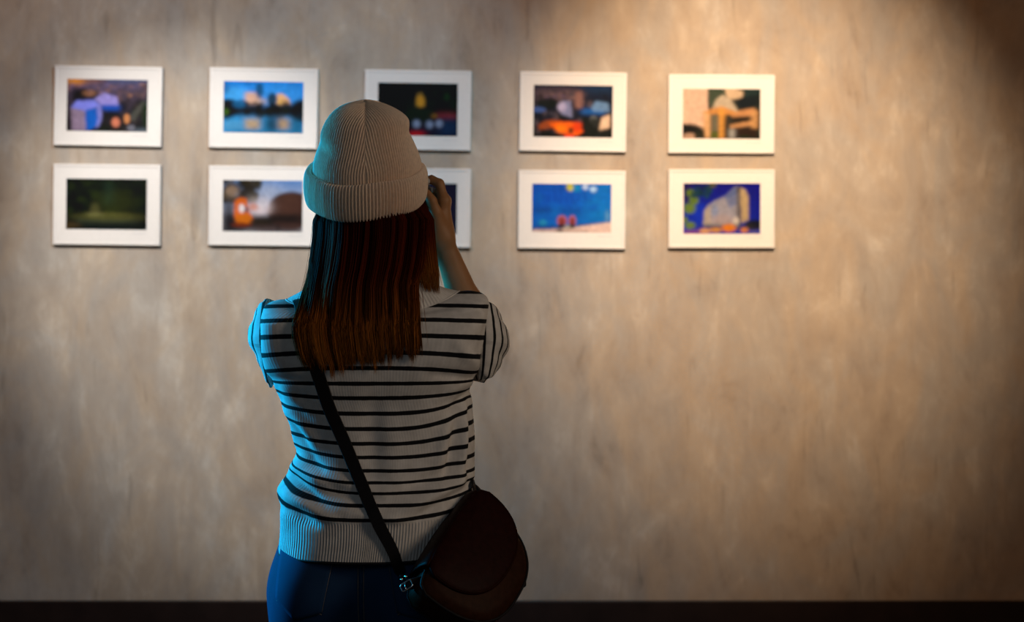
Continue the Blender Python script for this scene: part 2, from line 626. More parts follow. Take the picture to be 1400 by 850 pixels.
def pic_night_monument():
    c = Canvas((1, 1, 2), (2, 4, 6), 3)
    c.specks(30, (0.3, 0.1, 1, 0.6), 0.06, [(2, 8, 3), (4, 16, 6), (1, 2, 2)], 0.8)
    c.ell(0.86, 0.26, 0.03, 0.06, (8, 44, 12), 0.8, 0.8)
    c.poly([(0.47, 0.45), (0.49, 0.2), (0.55, 0.18), (0.6, 0.45)], (112, 84, 30), 0.95)
    c.ell(0.535, 0.35, 0.05, 0.10, (176, 122, 28), 0.85, 0.7)
    c.ell(0.54, 0.6, 0.2, 0.13, (4, 20, 4), 0.8)
    c.rect(0.42, 0.82, 1, 1.0, (14, 10, 34), 0.9, 0.04)
    c.rect(0.74, 0.58, 1, 0.66, (128, 36, 44), 0.9, 0.025)
    c.ell(0.71, 0.62, 0.04, 0.04, (110, 74, 14), 0.7, 0.8)
    c.rect(0.78, 0.67, 1, 0.98, (6, 34, 66), 0.9, 0.03)
    c.rect(0.4, 0.93, 0.58, 1, (190, 10, 14), 0.95, 0.02)
    for x, y in ((0.49, 0.77), (0.65, 0.78), (0.77, 0.76)):
        c.ell(x, y, 0.045, 0.07, (112, 124, 150), 0.9, 0.8)
    return c.done(1.05)


def pic_city_red_roofs():
    c = Canvas((14, 22, 44), (10, 8, 4), 4)
    c.rect(0.6, 0, 1, 0.12, (18, 50, 84), 0.8, 0.04)
    c.rect(0, 0.1, 0.56, 0.3, (110, 84, 84), 0.75, 0.04)
    c.specks(100, (0, 0.1, 1, 0.95), 0.03, [(8, 8, 12), (24, 26, 40), (60, 54, 64), (10, 14, 12), (84, 70, 76)], 0.8)
    c.specks(26, (0, 0.1, 0.5, 0.3), 0.03, [(128, 96, 90), (90, 70, 96), (60, 44, 60)], 0.7, 0.5)
    c.ell(0.18, 0.36, 0.14, 0.1, (8, 16, 12), 0.9)
    c.rect(0.53, 0.13, 0.61, 0.44, (150, 104, 92), 0.95)
    c.lines(0.53, 0.14, 0.61, 0.44, 6, (90, 60, 64), 0.4)
    c.ell(0.07, 0.48, 0.09, 0.05, (60, 88, 150), 0.85)
    c.poly([(0.30, 0.42), (0.38, 0.3), (0.47, 0.3), (0.49, 0.62), (0.36, 0.56)], (120, 122, 158), 0.9)
    c.ell(0.36, 0.42, 0.05, 0.09, (176, 164, 196), 0.85, 0.7)
    c.rect(0.61, 0.46, 0.9, 0.54, (18, 96, 180), 0.95, 0.02)
    c.poly([(0.72, 0.44), (0.78, 0.3), (0.94, 0.34), (0.96, 0.5), (0.76, 0.5)], (100, 134, 176), 0.85)
    c.ell(0.76, 0.68, 0.05, 0.1, (120, 122, 120), 0.85)
    c.poly([(0.86, 0.62), (0.96, 0.55), (0.96, 0.8), (0.83, 0.86)], (220, 184, 154), 0.95)
    c.poly([(0.06, 0.78), (0.16, 0.68), (0.32, 0.66), (0.34, 0.8), (0.08, 0.86)], (150, 66, 22), 0.9)
    c.poly([(0.2, 0.74), (0.34, 0.70), (0.6, 0.72), (0.65, 0.86), (0.56, 0.96), (0.34, 0.92)], (236, 92, 6), 0.95)
    c.ell(0.56, 0.8, 0.07, 0.09, (206, 50, 8), 0.9, 0.7)
    c.ell(0.475, 0.87, 0.035, 0.06, (30, 22, 6), 0.9, 0.6)
    c.ell(0.35, 0.83, 0.07, 0.08, (250, 122, 6), 0.8, 0.7)
    c.rect(0, 0.92, 0.36, 1, (14, 12, 2), 0.9, 0.03)
    c.rect(0.68, 0.88, 1, 1, (18, 22, 14), 0.9, 0.03)
    c.ell(0.45, 0.99, 0.06, 0.05, (248, 70, 26), 0.95)
    c.specks(18, (0.62, 0.66, 0.8, 0.9), 0.04, [(8, 12, 6), (16, 18, 12)], 0.9)
    return c.done(1.35)


def pic_hotel_portico():
    c = Canvas((44, 52, 46), (34, 34, 28), 5)
    c.poly([(0, 0), (0.32, 0), (0.33, 0.46), (0.26, 0.84), (0, 0.70)], (250, 208, 180), 1)
    c.lines(0.02, 0.02, 0.3, 0.70, 11, (200, 150, 128), 0.5)
    c.poly([(0.32, 0.02), (0.54, 0.0), (0.55, 0.18), (0.44, 0.34), (0.33, 0.34)], (66, 78, 60), 0.95)
    c.poly([(0.37, 0.4), (0.44, 0.2), (0.52, 0.12), (0.62, 0.22), (0.72, 0.46), (0.5, 0.42)], (206, 186, 160), 0.97)
    c.poly([(0.54, 0.0), (0.66, 0.0), (0.78, 0.06), (0.76, 0.18), (0.62, 0.22), (0.56, 0.14)], (230, 196, 160), 0.95)
    c.poly([(0.68, 0.22), (1, 0.02), (1, 0.32), (0.74, 0.42)], (10, 22, 28), 0.95)
    c.poly([(0.78, 0.02), (1, 0.0), (1, 0.1), (0.8, 0.16)], (30, 50, 48), 0.9)
    c.poly([(0.60, 0.48), (0.92, 0.38), (0.96, 0.44), (0.96, 0.52), (0.64, 0.58)], (214, 150, 96), 0.95)
    c.poly([(0.26, 0.46), (0.5, 0.34), (0.68, 0.46), (0.68, 0.52), (0.26, 0.52)], (222, 150, 78), 0.9)
    c.rect(0.27, 0.5, 0.36, 0.98, (240, 184, 128), 0.97)
    c.rect(0.46, 0.4, 0.54, 1, (238, 164, 70), 0.98)
    c.rect(0.38, 0.52, 0.46, 0.98, (120, 116, 96), 0.9)
    c.rect(0.64, 0.56, 0.90, 0.66, (30, 16, 4), 0.97)
    c.poly([(0.6, 0.72), (0.88, 0.64), (0.96, 0.7), (0.62, 0.8)], (214, 154, 100), 0.95)
    c.rect(0.88, 0.44, 0.97, 0.80, (222, 164, 104), 0.95)
    c.rect(0.66, 0.78, 0.96, 0.98, (44, 24, 14), 0.97)
    c.rect(0.54, 0.6, 0.6, 0.98, (60, 50, 40), 0.9)
    c.rect(0.6, 0.8, 0.67, 0.99, (184, 180, 176), 0.9)
    c.ell(0.08, 0.84, 0.2, 0.14, (8, 6, 6), 0.97, 0.3)
    c.ell(0.1, 0.95, 0.1, 0.06, (206, 164, 136), 0.9, 0.5)
    c.ell(0.22, 0.92, 0.07, 0.1, (30, 34, 20), 0.9)
    c.ell(0.41, 0.93, 0.05, 0.09, (84, 96, 24), 0.9)
    c.ell(0.8, 0.95, 0.08, 0.04, (30, 40, 16), 0.8)
    c.rect(0.97, 0.1, 1, 1, (40, 40, 26), 0.85)
    return c.done(2.05)


def pic_dark_park():
    c = Canvas((3, 7, 3), (8, 12, 4), 6)
    c.specks(150, (0, 0, 1, 0.72), 0.05, [(3, 9, 3), (12, 22, 4), (24, 34, 6), (1, 3, 1), (8, 14, 6)], 0.8)
    c.ell(0.62, 0.45, 0.24, 0.22, (40, 46, 10), 0.6, 0.8)
    c.rect(0.49, 0.05, 0.56, 0.5, (30, 58, 40), 0.5, 0.03)
    c.ell(0.36, 0.62, 0.06, 0.13, (72, 70, 34), 0.7, 0.8)
    c.ell(0.55, 0.75, 0.4, 0.09, (84, 82, 34), 0.7, 0.8)
    c.ell(0.36, 0.7, 0.1, 0.04, (100, 96, 56), 0.6, 0.8)
    c.rect(0.1, 0.84, 0.94, 1, (6, 16, 16), 0.85, 0.04)
    c.rect(0.14, 0.80, 0.9, 0.86, (58, 66, 44), 0.6, 0.02)
    c.ell(0.04, 0.92, 0.14, 0.07, (66, 50, 24), 0.6, 0.8)
    c.rect(0.86, 0, 1, 1, (1, 2, 1), 0.85, 0.08)
    return c.done(1.2)


def pic_dome():
    c = Canvas((96, 132, 184), (205, 200, 205), 7)
    c.rect(0.5, 0, 1, 0.08, (66, 112, 180), 0.8, 0.05)
    c.rect(0.46, 0.1, 0.7, 0.3, (186, 186, 196), 0.7, 0.06)
    c.specks(60, (0, 0, 0.44, 0.42), 0.05, [(26, 20, 12), (60, 50, 36), (92, 78, 62), (14, 10, 8), (44, 38, 20)], 0.95)
    c.rect(0, 0, 0.42, 0.36, (40, 32, 22), 0.5, 0.04)
    c.ell(0.12, 0.22, 0.08, 0.1, (150, 122, 100), 0.7, 0.8)
    c.rect(0.22, 0, 0.26, 0.4, (14, 10, 8), 0.8, 0.02)
    c.rect(0.3, 0.34, 0.58, 0.44, (170, 156, 150), 0.7, 0.04)
    c.rect(0, 0.66, 1, 1, (34, 22, 20), 1, 0.03)
    c.ell(0.86, 0.58, 0.30, 0.36, (62, 36, 28), 1, 0.12)
    c.ell(0.8, 0.5, 0.2, 0.22, (76, 46, 34), 0.6, 0.8)
    c.rect(0.36, 0.48, 0.58, 0.64, (222, 190, 184), 0.9, 0.03)
    c.rect(0.46, 0.36, 0.57, 0.6, (210, 200, 206), 0.85, 0.03)
    c.ell(0.38, 0.52, 0.06, 0.07, (206, 120, 84), 0.7, 0.8)
    c.rect(0, 0.38, 0.16, 1, (16, 12, 18), 0.97, 0.03)
    c.poly([(0.15, 0.42), (0.20, 0.34), (0.30, 0.36), (0.33, 0.6), (0.38, 0.72), (0.32, 0.86), (0.2, 0.88), (0.15, 0.7)], (206, 92, 12), 0.97)
    c.ell(0.27, 0.76, 0.10, 0.10, (196, 104, 10), 0.8, 0.7)
    c.ell(0.29, 0.57, 0.04, 0.06, (60, 60, 80), 0.8, 0.6)
    c.ell(0.24, 0.55, 0.035, 0.08, (226, 218, 220), 0.92, 0.6)
    c.ell(0.24, 0.87, 0.12, 0.05, (110, 36, 6), 0.9, 0.6)
    c.ell(0.5, 0.8, 0.14, 0.08, (30, 22, 8), 0.8, 0.7)
    c.rect(0.56, 0.66, 1, 0.82, (10, 8, 8), 0.95, 0.025)
    c.rect(0.4, 0.88, 1, 1, (64, 44, 40), 0.9, 0.03)
    c.rect(0.68, 0.84, 0.71, 1, (14, 8, 10), 0.8, 0.012)
    c.rect(0, 0.92, 0.3, 1, (14, 12, 14), 0.9, 0.02)
    return c.done(1.45)


def pic_night_violet():
    c = Canvas((14, 10, 34), (20, 14, 34), 8)
    c.specks(50, (0, 0.3, 0.8, 1), 0.05, [(6, 5, 14), (36, 26, 40), (54, 38, 34), (18, 14, 36)], 0.8)
    c.rect(0.2, 0.35, 0.5, 0.75, (54, 42, 62), 0.6, 0.02)
    c.rect(0, 0.86, 1, 1, (10, 8, 18), 0.8, 0.04)
    c.specks(10, (0.2, 0.4, 0.6, 0.8), 0.018, [(190, 150, 90)], 0.7)
    return c.done(1.15)


def pic_blue_water():
    c = Canvas((2, 84, 190), (2, 96, 190), 9)
    c.rect(0.66, 0, 1, 0.8, (0, 120, 196), 0.85, 0.1)
    c.rect(0.0, 0.1, 0.64, 0.46, (2, 78, 190), 0.8, 0.06)
    c.specks(30, (0, 0, 0.95, 0.8), 0.05, [(0, 76, 184), (0, 104, 204), (4, 110, 190)], 0.45)
    c.lines(0.02, 0.0, 0.7, 0.4, 9, (0, 56, 160), 0.3, True)
    c.rect(0, 0.0, 0.16, 0.08, (0, 60, 150), 0.6, 0.03)
    c.rect(0.24, 0, 0.28, 0.12, (0, 50, 110), 0.6, 0.02)
    c.rect(0.35, 0, 0.39, 0.14, (0, 50, 130), 0.6, 0.02)
    c.rect(0, 0.5, 0.26, 0.6, (0, 52, 130), 0.85, 0.03)
    c.rect(0.34, 0.52, 0.64, 0.62, (0, 60, 140), 0.8, 0.03)
    c.rect(0.8, 0.56, 1, 0.7, (10, 124, 200), 0.7, 0.05)
    c.ell(0.95, 0.66, 0.03, 0.12, (100, 150, 190), 0.6, 0.8)
    c.ell(0.48, 0.07, 0.045, 0.08, (200, 190, 20), 0.95, 0.6)
    c.ell(0.56, 0.09, 0.05, 0.08, (10, 140, 190), 0.7, 0.8)
    c.ell(0.67, 0.06, 0.035, 0.06, (200, 216, 240), 0.85, 0.7)
    c.ell(0.77, 0.11, 0.04, 0.06, (180, 212, 245), 0.9, 0.7)
    c.ell(0.14, 0.8, 0.05, 0.06, (40, 150, 180), 0.7, 0.8)
    c.poly([(0.5, 0.84), (1, 0.76), (1, 0.82), (0.5, 0.9)], (0, 60, 110), 0.7)
    c.poly([(0, 0.94), (0.3, 0.92), (0.56, 0.88), (1, 0.78), (1, 1), (0, 1)], (226, 192, 178), 0.97)
    c.rect(0, 0.88, 0.34, 0.94, (4, 40, 90), 0.85, 0.02)
    for x, w in ((0.38, 0.06), (0.51, 0.045)):
        c.ell(x, 0.76, w, 0.11, (196, 100, 100), 0.95, 0.4)
        c.ell(x, 0.77, w * 0.7, 0.08, (120, 40, 30), 0.9, 0.6)
        c.ell(x - 0.005, 0.87, w * 0.9, 0.05, (24, 14, 22), 0.9, 0.5)
    c.ell(0.45, 0.89, 0.04, 0.05, (170, 160, 130), 0.7, 0.8)
    c.rect(0.3, 0.95, 0.7, 0.98, (90, 84, 70), 0.5, 0.012)
    c.ell(0.36, 0.96, 0.04, 0.03, (50, 44, 40), 0.8, 0.6)
    return c.done(1.55)


def pic_blue_tower():
    c = Canvas((0, 4, 130), (0, 44, 190), 10)
    c.rect(0.84, 0, 1, 0.8, (0, 10, 130), 0.8, 0.06)
    c.ell(0.22, 0.6, 0.1, 0.2, (0, 50, 205), 0.7, 0.8)
    c.poly([(0.26, 0.84), (0.27, 0.56), (0.32, 0.44), (0.42, 0.34), (0.54, 0.26), (0.64, 0.12), (0.69, 0.05), (0.73, 0.12), (0.72, 0.86)], (150, 148, 166), 1)
    c.poly([(0.54, 0.28), (0.64, 0.13), (0.70, 0.06), (0.72, 0.4), (0.6, 0.5)], (64, 92, 156), 0.8)
    c.poly([(0.26, 0.8), (0.28, 0.52), (0.34, 0.46), (0.36, 0.8)], (176, 160, 140), 0.9)
    c.poly([(0.69, 0.06), (0.75, 0.1), (0.75, 0.8), (0.68, 0.8)], (84, 76, 72), 0.9)
    c.poly([(0.74, 0.08), (0.80, 0.14), (0.84, 0.26), (0.84, 0.72), (0.75, 0.78)], (204, 176, 132), 1)
    for i in range(10):
        t = i / 10
        c.poly([(0.28, 0.55 + 0.3 * t), (0.72, 0.2 + 0.64 * t), (0.72, 0.222 + 0.64 * t), (0.28, 0.57 + 0.3 * t)], (192, 184, 190), 0.4)
        c.poly([(0.75, 0.14 + 0.62 * t), (0.84, 0.24 + 0.5 * t), (0.84, 0.26 + 0.5 * t), (0.75, 0.17 + 0.62 * t)], (120, 96, 64), 0.5)
    c.ell(0.41, 0.56, 0.04, 0.14, (120, 146, 200), 0.6, 0.8)
    c.ell(0.5, 0.72, 0.14, 0.1, (184, 160, 160), 0.6, 0.8)
    c.ell(0.68, 0.74, 0.04, 0.07, (226, 214, 206), 0.85, 0.7)
    c.rect(0, 0, 0.09, 0.42, (44, 22, 14), 0.95, 0.025)
    for x, y, rx, ry in ((0.1, 0.2, .06, .07), (0.14, 0.34, .06, .09), (0.08, 0.5, .08, .10), (0.09, 0.83, .07, .07), (0.02, 0.72, .04, .06)):
        c.ell(x, y, rx, ry, (104, 132, 14), 0.92, 0.6)
    c.ell(0.38, 0.04, 0.05, 0.06, (86, 84, 20), 0.85, 0.7)
    c.specks(16, (0.12, 0.04, 0.36, 0.26), 0.04, [(8, 40, 60), (20, 66, 60), (4, 20, 90)], 0.8)
    c.ell(0.92, 0.82, 0.12, 0.1, (12, 14, 20), 0.97, 0.4)
    c.rect(0.24, 0.82, 0.86, 0.92, (70, 64, 10), 0.85, 0.03)
    c.ell(0.59, 0.88, 0.09, 0.08, (232, 130, 10), 0.95, 0.6)
    c.ell(0.42, 0.92, 0.08, 0.05, (220, 150, 40), 0.9, 0.7)
    c.ell(0.28, 0.94, 0.07, 0.05, (236, 170, 90), 0.85, 0.7)
    c.ell(0.79, 0.92, 0.05, 0.05, (220, 130, 20), 0.9, 0.7)
    c.rect(0, 0.95, 0.24, 1, (190, 96, 70), 0.85, 0.02)
    c.rect(0.84, 0.95, 1, 1, (140, 120, 120), 0.7, 0.02)
    return c.done(1.9)


PXW = FPX / YW      # pixels per metre on the wall
FRAMES = [
    # left, right, top, bottom, roll(deg), print left/right/top/bottom, painter, name of the view
    (74, 221, 90.5, 199.5, 1.0, 91, 202, 108, 180, pic_city_dusk, 'white framed photo of a sunset city with a blue block, above the dark park photo'),
    (286, 434, 93, 202.5, 0.9, 305, 415, 111, 182, pic_lake, 'white framed photo of a blue lake with pale buildings, above the brown dome photo'),
    (498, 644, 96, 205, 0.85, 516, 626, 113, 186, pic_night_monument, 'white framed photo of a lit golden monument on a black night'),
    (710.5, 856.5, 98.5, 207, 0.8, 729, 838, 116, 188, pic_city_red_roofs, 'white framed photo of a crowded city with bright orange roofs'),
    (914, 1059, 102, 209.5, 0.4, 933, 1040, 121, 190, pic_hotel_portico, 'white framed photo of a pale building entrance with yellow columns'),
    (72.5, 219, 224.5, 335, 0.65, 90, 201, 244, 314, pic_dark_park, 'white framed photo of a dark green wooded park, below the sunset city photo'),
    (285, 432, 227, 336, 0.7, 304, 414, 246, 317, pic_dome, 'white framed photo of a brown dome and an orange figure under pale sky'),
    (498, 643.5, 230, 338, 0.6, 516, 625, 250, 320, pic_night_violet, 'white framed photo of a dark violet night, directly below the golden monument photo'),
    (708.5, 855, 233, 340, 0.5, 727, 836, 251, 318, pic_blue_water, 'white framed photo of two small figures before bright blue water'),
    (914, 1059, 231.5, 339, 0.1, 934, 1040, 250, 320, pic_blue_tower, 'white framed photo of a pale tower block against a deep blue sky'),
]
FD = 0.020      # frame depth
YF = YW - FD
for (l, r, t, b, roll, pl, pr, pt, pb, painter, label) in FRAMES:
    s = FPX / YF
    w, h = (r - l) / s, (b - t) / s
    c = P((l + r) / 2, (t + b) / 2, YF)
    root = empty('framed_photograph', (c[0], YW, c[2]), label, 'framed photo', 'framed photographs on the concrete wall')
    root.rotation_euler = (0, math.radians(roll), 0)
    # frame moulding: four mitred sides with a rounded section
    bw = 0.011
    sec = [(0.0, 0.0), (0.0, -FD * 0.9), (0.0015, -FD), (bw - 0.0015, -FD), (bw, -FD * 0.95), (bw, -0.015)]
    vs, fs = [], []
    for (d, y) in sec:
        for (sx, sz) in ((-1, -1), (1, -1), (1, 1), (-1, 1)):
            vs.append((sx * (w / 2 - d), y, sz * (h / 2 - d)))
    fs = grid_faces(len(sec), 4).tolist()
    mk('frame', vs, fs, M_frame, root, smooth=False, local=True)
    mb = MB()
    mb.box((0, -0.012, 0), (w / 2 - bw + 0.001, 0.006, h / 2 - bw + 0.001), 0.0)
    v, f = mb.get()
    mount = mk('mount_board', v, f, M_mount, root, smooth=False, local=True)
    # the print
    ca = painter()
    x0, x1 = (pl - (l + r) / 2) / s, (pr - (l + r) / 2) / s
    z0, z1 = ((t + b) / 2 - pt) / s, ((t + b) / 2 - pb) / s
    gx = x0 + (x1 - x0) * GX
    gz = z0 + (z1 - z0) * GY
    v = np.stack([gx, np.full_like(gx, -0.0186), gz], -1).reshape(-1, 3)
    mk('print', v, grid_faces(NY, NX, False), M_print, root, smooth=False, colors=ca.c.reshape(-1, 3), local=True)
    # small caption line printed on the mount under the picture's right end
    mb = MB()
    xx = x1 - 0.055
    rr = np.random.default_rng(int(l))
    while xx < x1 - 0.004:
        ww = rr.uniform(0.003, 0.008)
        mb.box((xx + ww / 2, -0.0182, z1 - 0.014), (ww / 2, 0.0003, 0.0011), 0.0)
        xx += ww + 0.002
    v, f = mb.get()
    mk('caption', v, f, M_ink, root, smooth=False, local=True)

# ------------------------------------------------------------------ the visitor
XC = P(507, 0, Y0)[0]
visitor = empty('person', (XC, Y0, 0.0),
                'person seen from behind in cream beanie and striped top, holding up a camera', 'person')
XH = P(503, 0, Y0)[0]      # head axis
XP = P(503, 0, Y0)[0]      # pelvis axis


def A(px, py, dy):
    return P(px, py, Y0 + dy)


# ---- body: one continuous surface
F = Field((XC - 0.30, Y0 - 0.22, 0.0), (XC + 0.32, Y0 + 0.36, 1.70), 0.0032)
# skull and face
F.ell((XH, Y0 - 0.005, 1.548), (0.072, 0.090, 0.084), 0.01)
F.ell((XH, Y0 + 0.035, 1.490), (0.058, 0.060, 0.068), 0.04)
F.cone((XH, Y0 + 0.050, 1.452), (XH, Y0 + 0.072, 1.436), 0.030, 0.020, 0.03)      # jaw and chin
for sx in (-1, 1):
    F.ell((XH + sx * 0.034, Y0 + 0.062, 1.492), (0.024, 0.024, 0.022), 0.02)        # cheek
    F.ell((XH + sx * 0.031, Y0 + 0.097, 1.522), (0.016, 0.012, 0.010), 0.008, sub=True)   # eye socket
    F.ell((XH + sx * 0.031, Y0 + 0.081, 1.522), (0.0125, 0.0125, 0.0125), 0.002)    # eyeball under its lid
    F.cone((XH + sx * 0.016, Y0 + 0.090, 1.540), (XH + sx * 0.046, Y0 + 0.079, 1.541), 0.007, 0.006, 0.012)  # brow
    F.ell((XH + sx * 0.074, Y0 + 0.000, 1.512), (0.008, 0.018, 0.030), 0.006)       # ear
    F.ell((XH + sx * 0.080, Y0 + 0.004, 1.514), (0.005, 0.009, 0.016), 0.004, sub=True)
F.cone((XH, Y0 + 0.092, 1.528), (XH, Y0 + 0.111, 1.494), 0.0075, 0.0105, 0.012)     # nose
for sx in (-1, 1):
    F.ell((XH + sx * 0.010, Y0 + 0.101, 1.491), (0.008, 0.009, 0.007), 0.006)
F.ell((XH, Y0 + 0.092, 1.468), (0.022, 0.010, 0.0055), 0.004)                       # lips
F.ell((XH, Y0 + 0.090, 1.458), (0.018, 0.010, 0.006), 0.004)
F.ell((XH, Y0 + 0.103, 1.4635), (0.020, 0.008, 0.0015), 0.003, sub=True)
# neck, trunk
F.cone((XH, Y0 - 0.008, 1.470), (XC, Y0 - 0.022, 1.345), 0.049, 0.048, 0.03)
F.ell((XC, Y0 - 0.018, 1.335), (0.105, 0.046, 0.034), 0.04)
F.ell((XC + 0.004, Y0, 1.215), (0.135, 0.084, 0.150), 0.05)
F.ell((XC + 0.010, Y0, 1.060), (0.108, 0.075, 0.130), 0.06)
F.ell((XP, Y0 - 0.002, 0.900), (0.140, 0.095, 0.120), 0.06)
for sx in (-1, 1):
    F.ell((XC + sx * 0.062, Y0 + 0.072, 1.190), (0.050, 0.042, 0.052), 0.03)
    F.ell((XP + sx * 0.070, Y0 - 0.045, 0.860), (0.070, 0.070, 0.078), 0.03)
    F.cone((XP + sx * 0.080, Y0, 0.840), (XP + sx * 0.082, Y0 + 0.012, 0.470), 0.076, 0.047, 0.04)
    F.cone((XP + sx * 0.082, Y0 + 0.012, 0.470), (XP + sx * 0.082, Y0 - 0.018, 0.330), 0.046, 0.045, 0.02)
    F.cone((XP + sx * 0.082, Y0 - 0.018, 0.330), (XP + sx * 0.082, Y0 - 0.022, 0.075), 0.045, 0.031, 0.02)
    F.ell((XP + sx * 0.082, Y0 - 0.030, 0.045), (0.028, 0.036, 0.030), 0.02)
    F.cone((XP + sx * 0.083, Y0 - 0.010, 0.052), (XP + sx * 0.092, Y0 + 0.110, 0.034), 0.030, 0.020, 0.02)
# arms
SR, ER, WR = A(628, 450, 0.0), A(655, 464, 0.232), A(603.5, 324, 0.172)
SL, EL, WL = A(396, 456, 0.0), A(408, 468, 0.240), A(476, 352, 0.195)
for (S_, E_, W_) in ((SR, ER, WR), (SL, EL, WL)):
    F.cone((XC + (S_[0] - XC) * 0.55, Y0 - 0.01, S_[2] - 0.005), S_, 0.050, 0.043, 0.04)
    F.cone(S_, E_, 0.042, 0.034, 0.03)
    mid = E_ * 0.68 + W_ * 0.32
    F.cone(E_, mid, 0.032, 0.030, 0.02)
    F.cone(mid, W_, 0.031, 0.0185, 0.02)


def hand(wrist, mcps, fingers, thumb):
    for m in mcps:
        F.cone(wrist, m, 0.0165, 0.0105, 0.016)
    for a, b in zip(mcps[:-1], mcps[1:]):
        F.cone(a, b, 0.0105, 0.0100, 0.010)
    for m, ch, r in fingers:
        pts = [m] + ch
        rr = [r * 1.05, r * 0.98, r * 0.9, r * 0.74]
        for i in range(3):
            F.cone(pts[i], pts[i + 1], rr[i], rr[i + 1], 0.004)
    rr = [0.0150, 0.0110, 0.0092, 0.0074]
    for i in range(3):
        F.cone(thumb[i], thumb[i + 1], rr[i], rr[i + 1], 0.008 if i == 0 else 0.004)


# right hand: palm against the camera's end, first finger on the shutter, thumb behind
mi, mm, mr_, mp = A(607, 274, .168), A(607, 275, .190), A(605, 281, .209), A(602, 289, .224)
hand(WR, [mi, mm, mr_, mp],
     [(mi, [A(601, 251, .170), A(590, 245.5, .174), A(581, 246, .178)], 0.0088),
      (mm, [A(601, 262, .216), A(590, 265, .229), A(580, 268, .228)], 0.0088),
      (mr_, [A(599, 275, .232), A(588, 279, .236), A(579, 281, .230)], 0.0084),
      (mp, [A(596, 286, .240), A(587, 291, .237), A(580, 293, .229)], 0.0074)],
     [A(600, 312, .160), A(595.5, 290, .145), A(590, 274, .139), A(584, 264, .138)])
# left hand: cups the lens from below
li, lm, lr, lp = A(505, 318, .236), A(503, 319, .216), A(501, 322, .197), A(499, 327, .180)
hand(WL, [li, lm, lr, lp],
     [(li, [A(526, 306, .243), A(541, 301, .246), A(553, 293, .248)], 0.0086),
      (lm, [A(526, 309, .224), A(542, 305, .226), A(555, 297, .228)], 0.0086),
      (lr, [A(523, 313, .206), A(538, 310, .207), A(550, 303, .208)], 0.0082),
      (lp, [A(519, 318, .189), A(532, 316, .189), A(543, 310, .190)], 0.0072)],
     [A(484, 330, .226), A(491, 312, .240), A(500, 298, .246), A(508, 287, .247)])
bv, bf = F.mesh()
body = mk('body', bv, bf, M_skin, visitor)
del F

# ---- jeans
F = Field((XP - 0.22, Y0 - 0.20, 0.03), (XP + 0.22, Y0 + 0.20, 1.03), 0.0042)
F.ell((XP, Y0, 0.905), (0.150, 0.108, 0.150), 0.03)
for sx in (-1, 1):
    F.ell((XP + sx * 0.072, Y0 - 0.050, 0.850), (0.080, 0.080, 0.092), 0.035)
    F.ell((XP + sx * 0.096, Y0, 0.800), (0.060, 0.080, 0.12), 0.04)
    F.cone((XP + sx * 0.080, Y0, 0.840), (XP + sx * 0.082, Y0 + 0.012, 0.470), 0.084, 0.056, 0.03)
    F.cone((XP + sx * 0.082, Y0 + 0.012, 0.470), (XP + sx * 0.082, Y0 - 0.018, 0.330), 0.055, 0.055, 0.03)
    F.cone((XP + sx * 0.082, Y0 - 0.018, 0.330), (XP + sx * 0.082, Y0 - 0.020, 0.100), 0.055, 0.044, 0.03)
F.clip(2, 0.985, True)
F.clip(2, 0.085, False)
jv, jf = F.mesh()
jeans = mk('jeans', jv, jf, M_denim, visitor)
del F
jeans_bvh = BVHTree.FromPolygons([Vector(p) for p in jv], jf.tolist())


def back_hit(bvh, x, z, y_start=0.5):
    h = bvh.ray_cast(Vector((x, y_start, z)), Vector((0, 1, 0)))
    return h[0]


def on_back(bvh, x, z, off):
    h = back_hit(bvh, x, z)
    return None if h is None else np.array((h[0], h[1] - off, h[2]))


def jeans_at(dx, z, off=0.001):
    p = on_back(jeans_bvh, XP + dx, z, off)
    return p if p is not None else np.array((XP + dx, Y0, z))


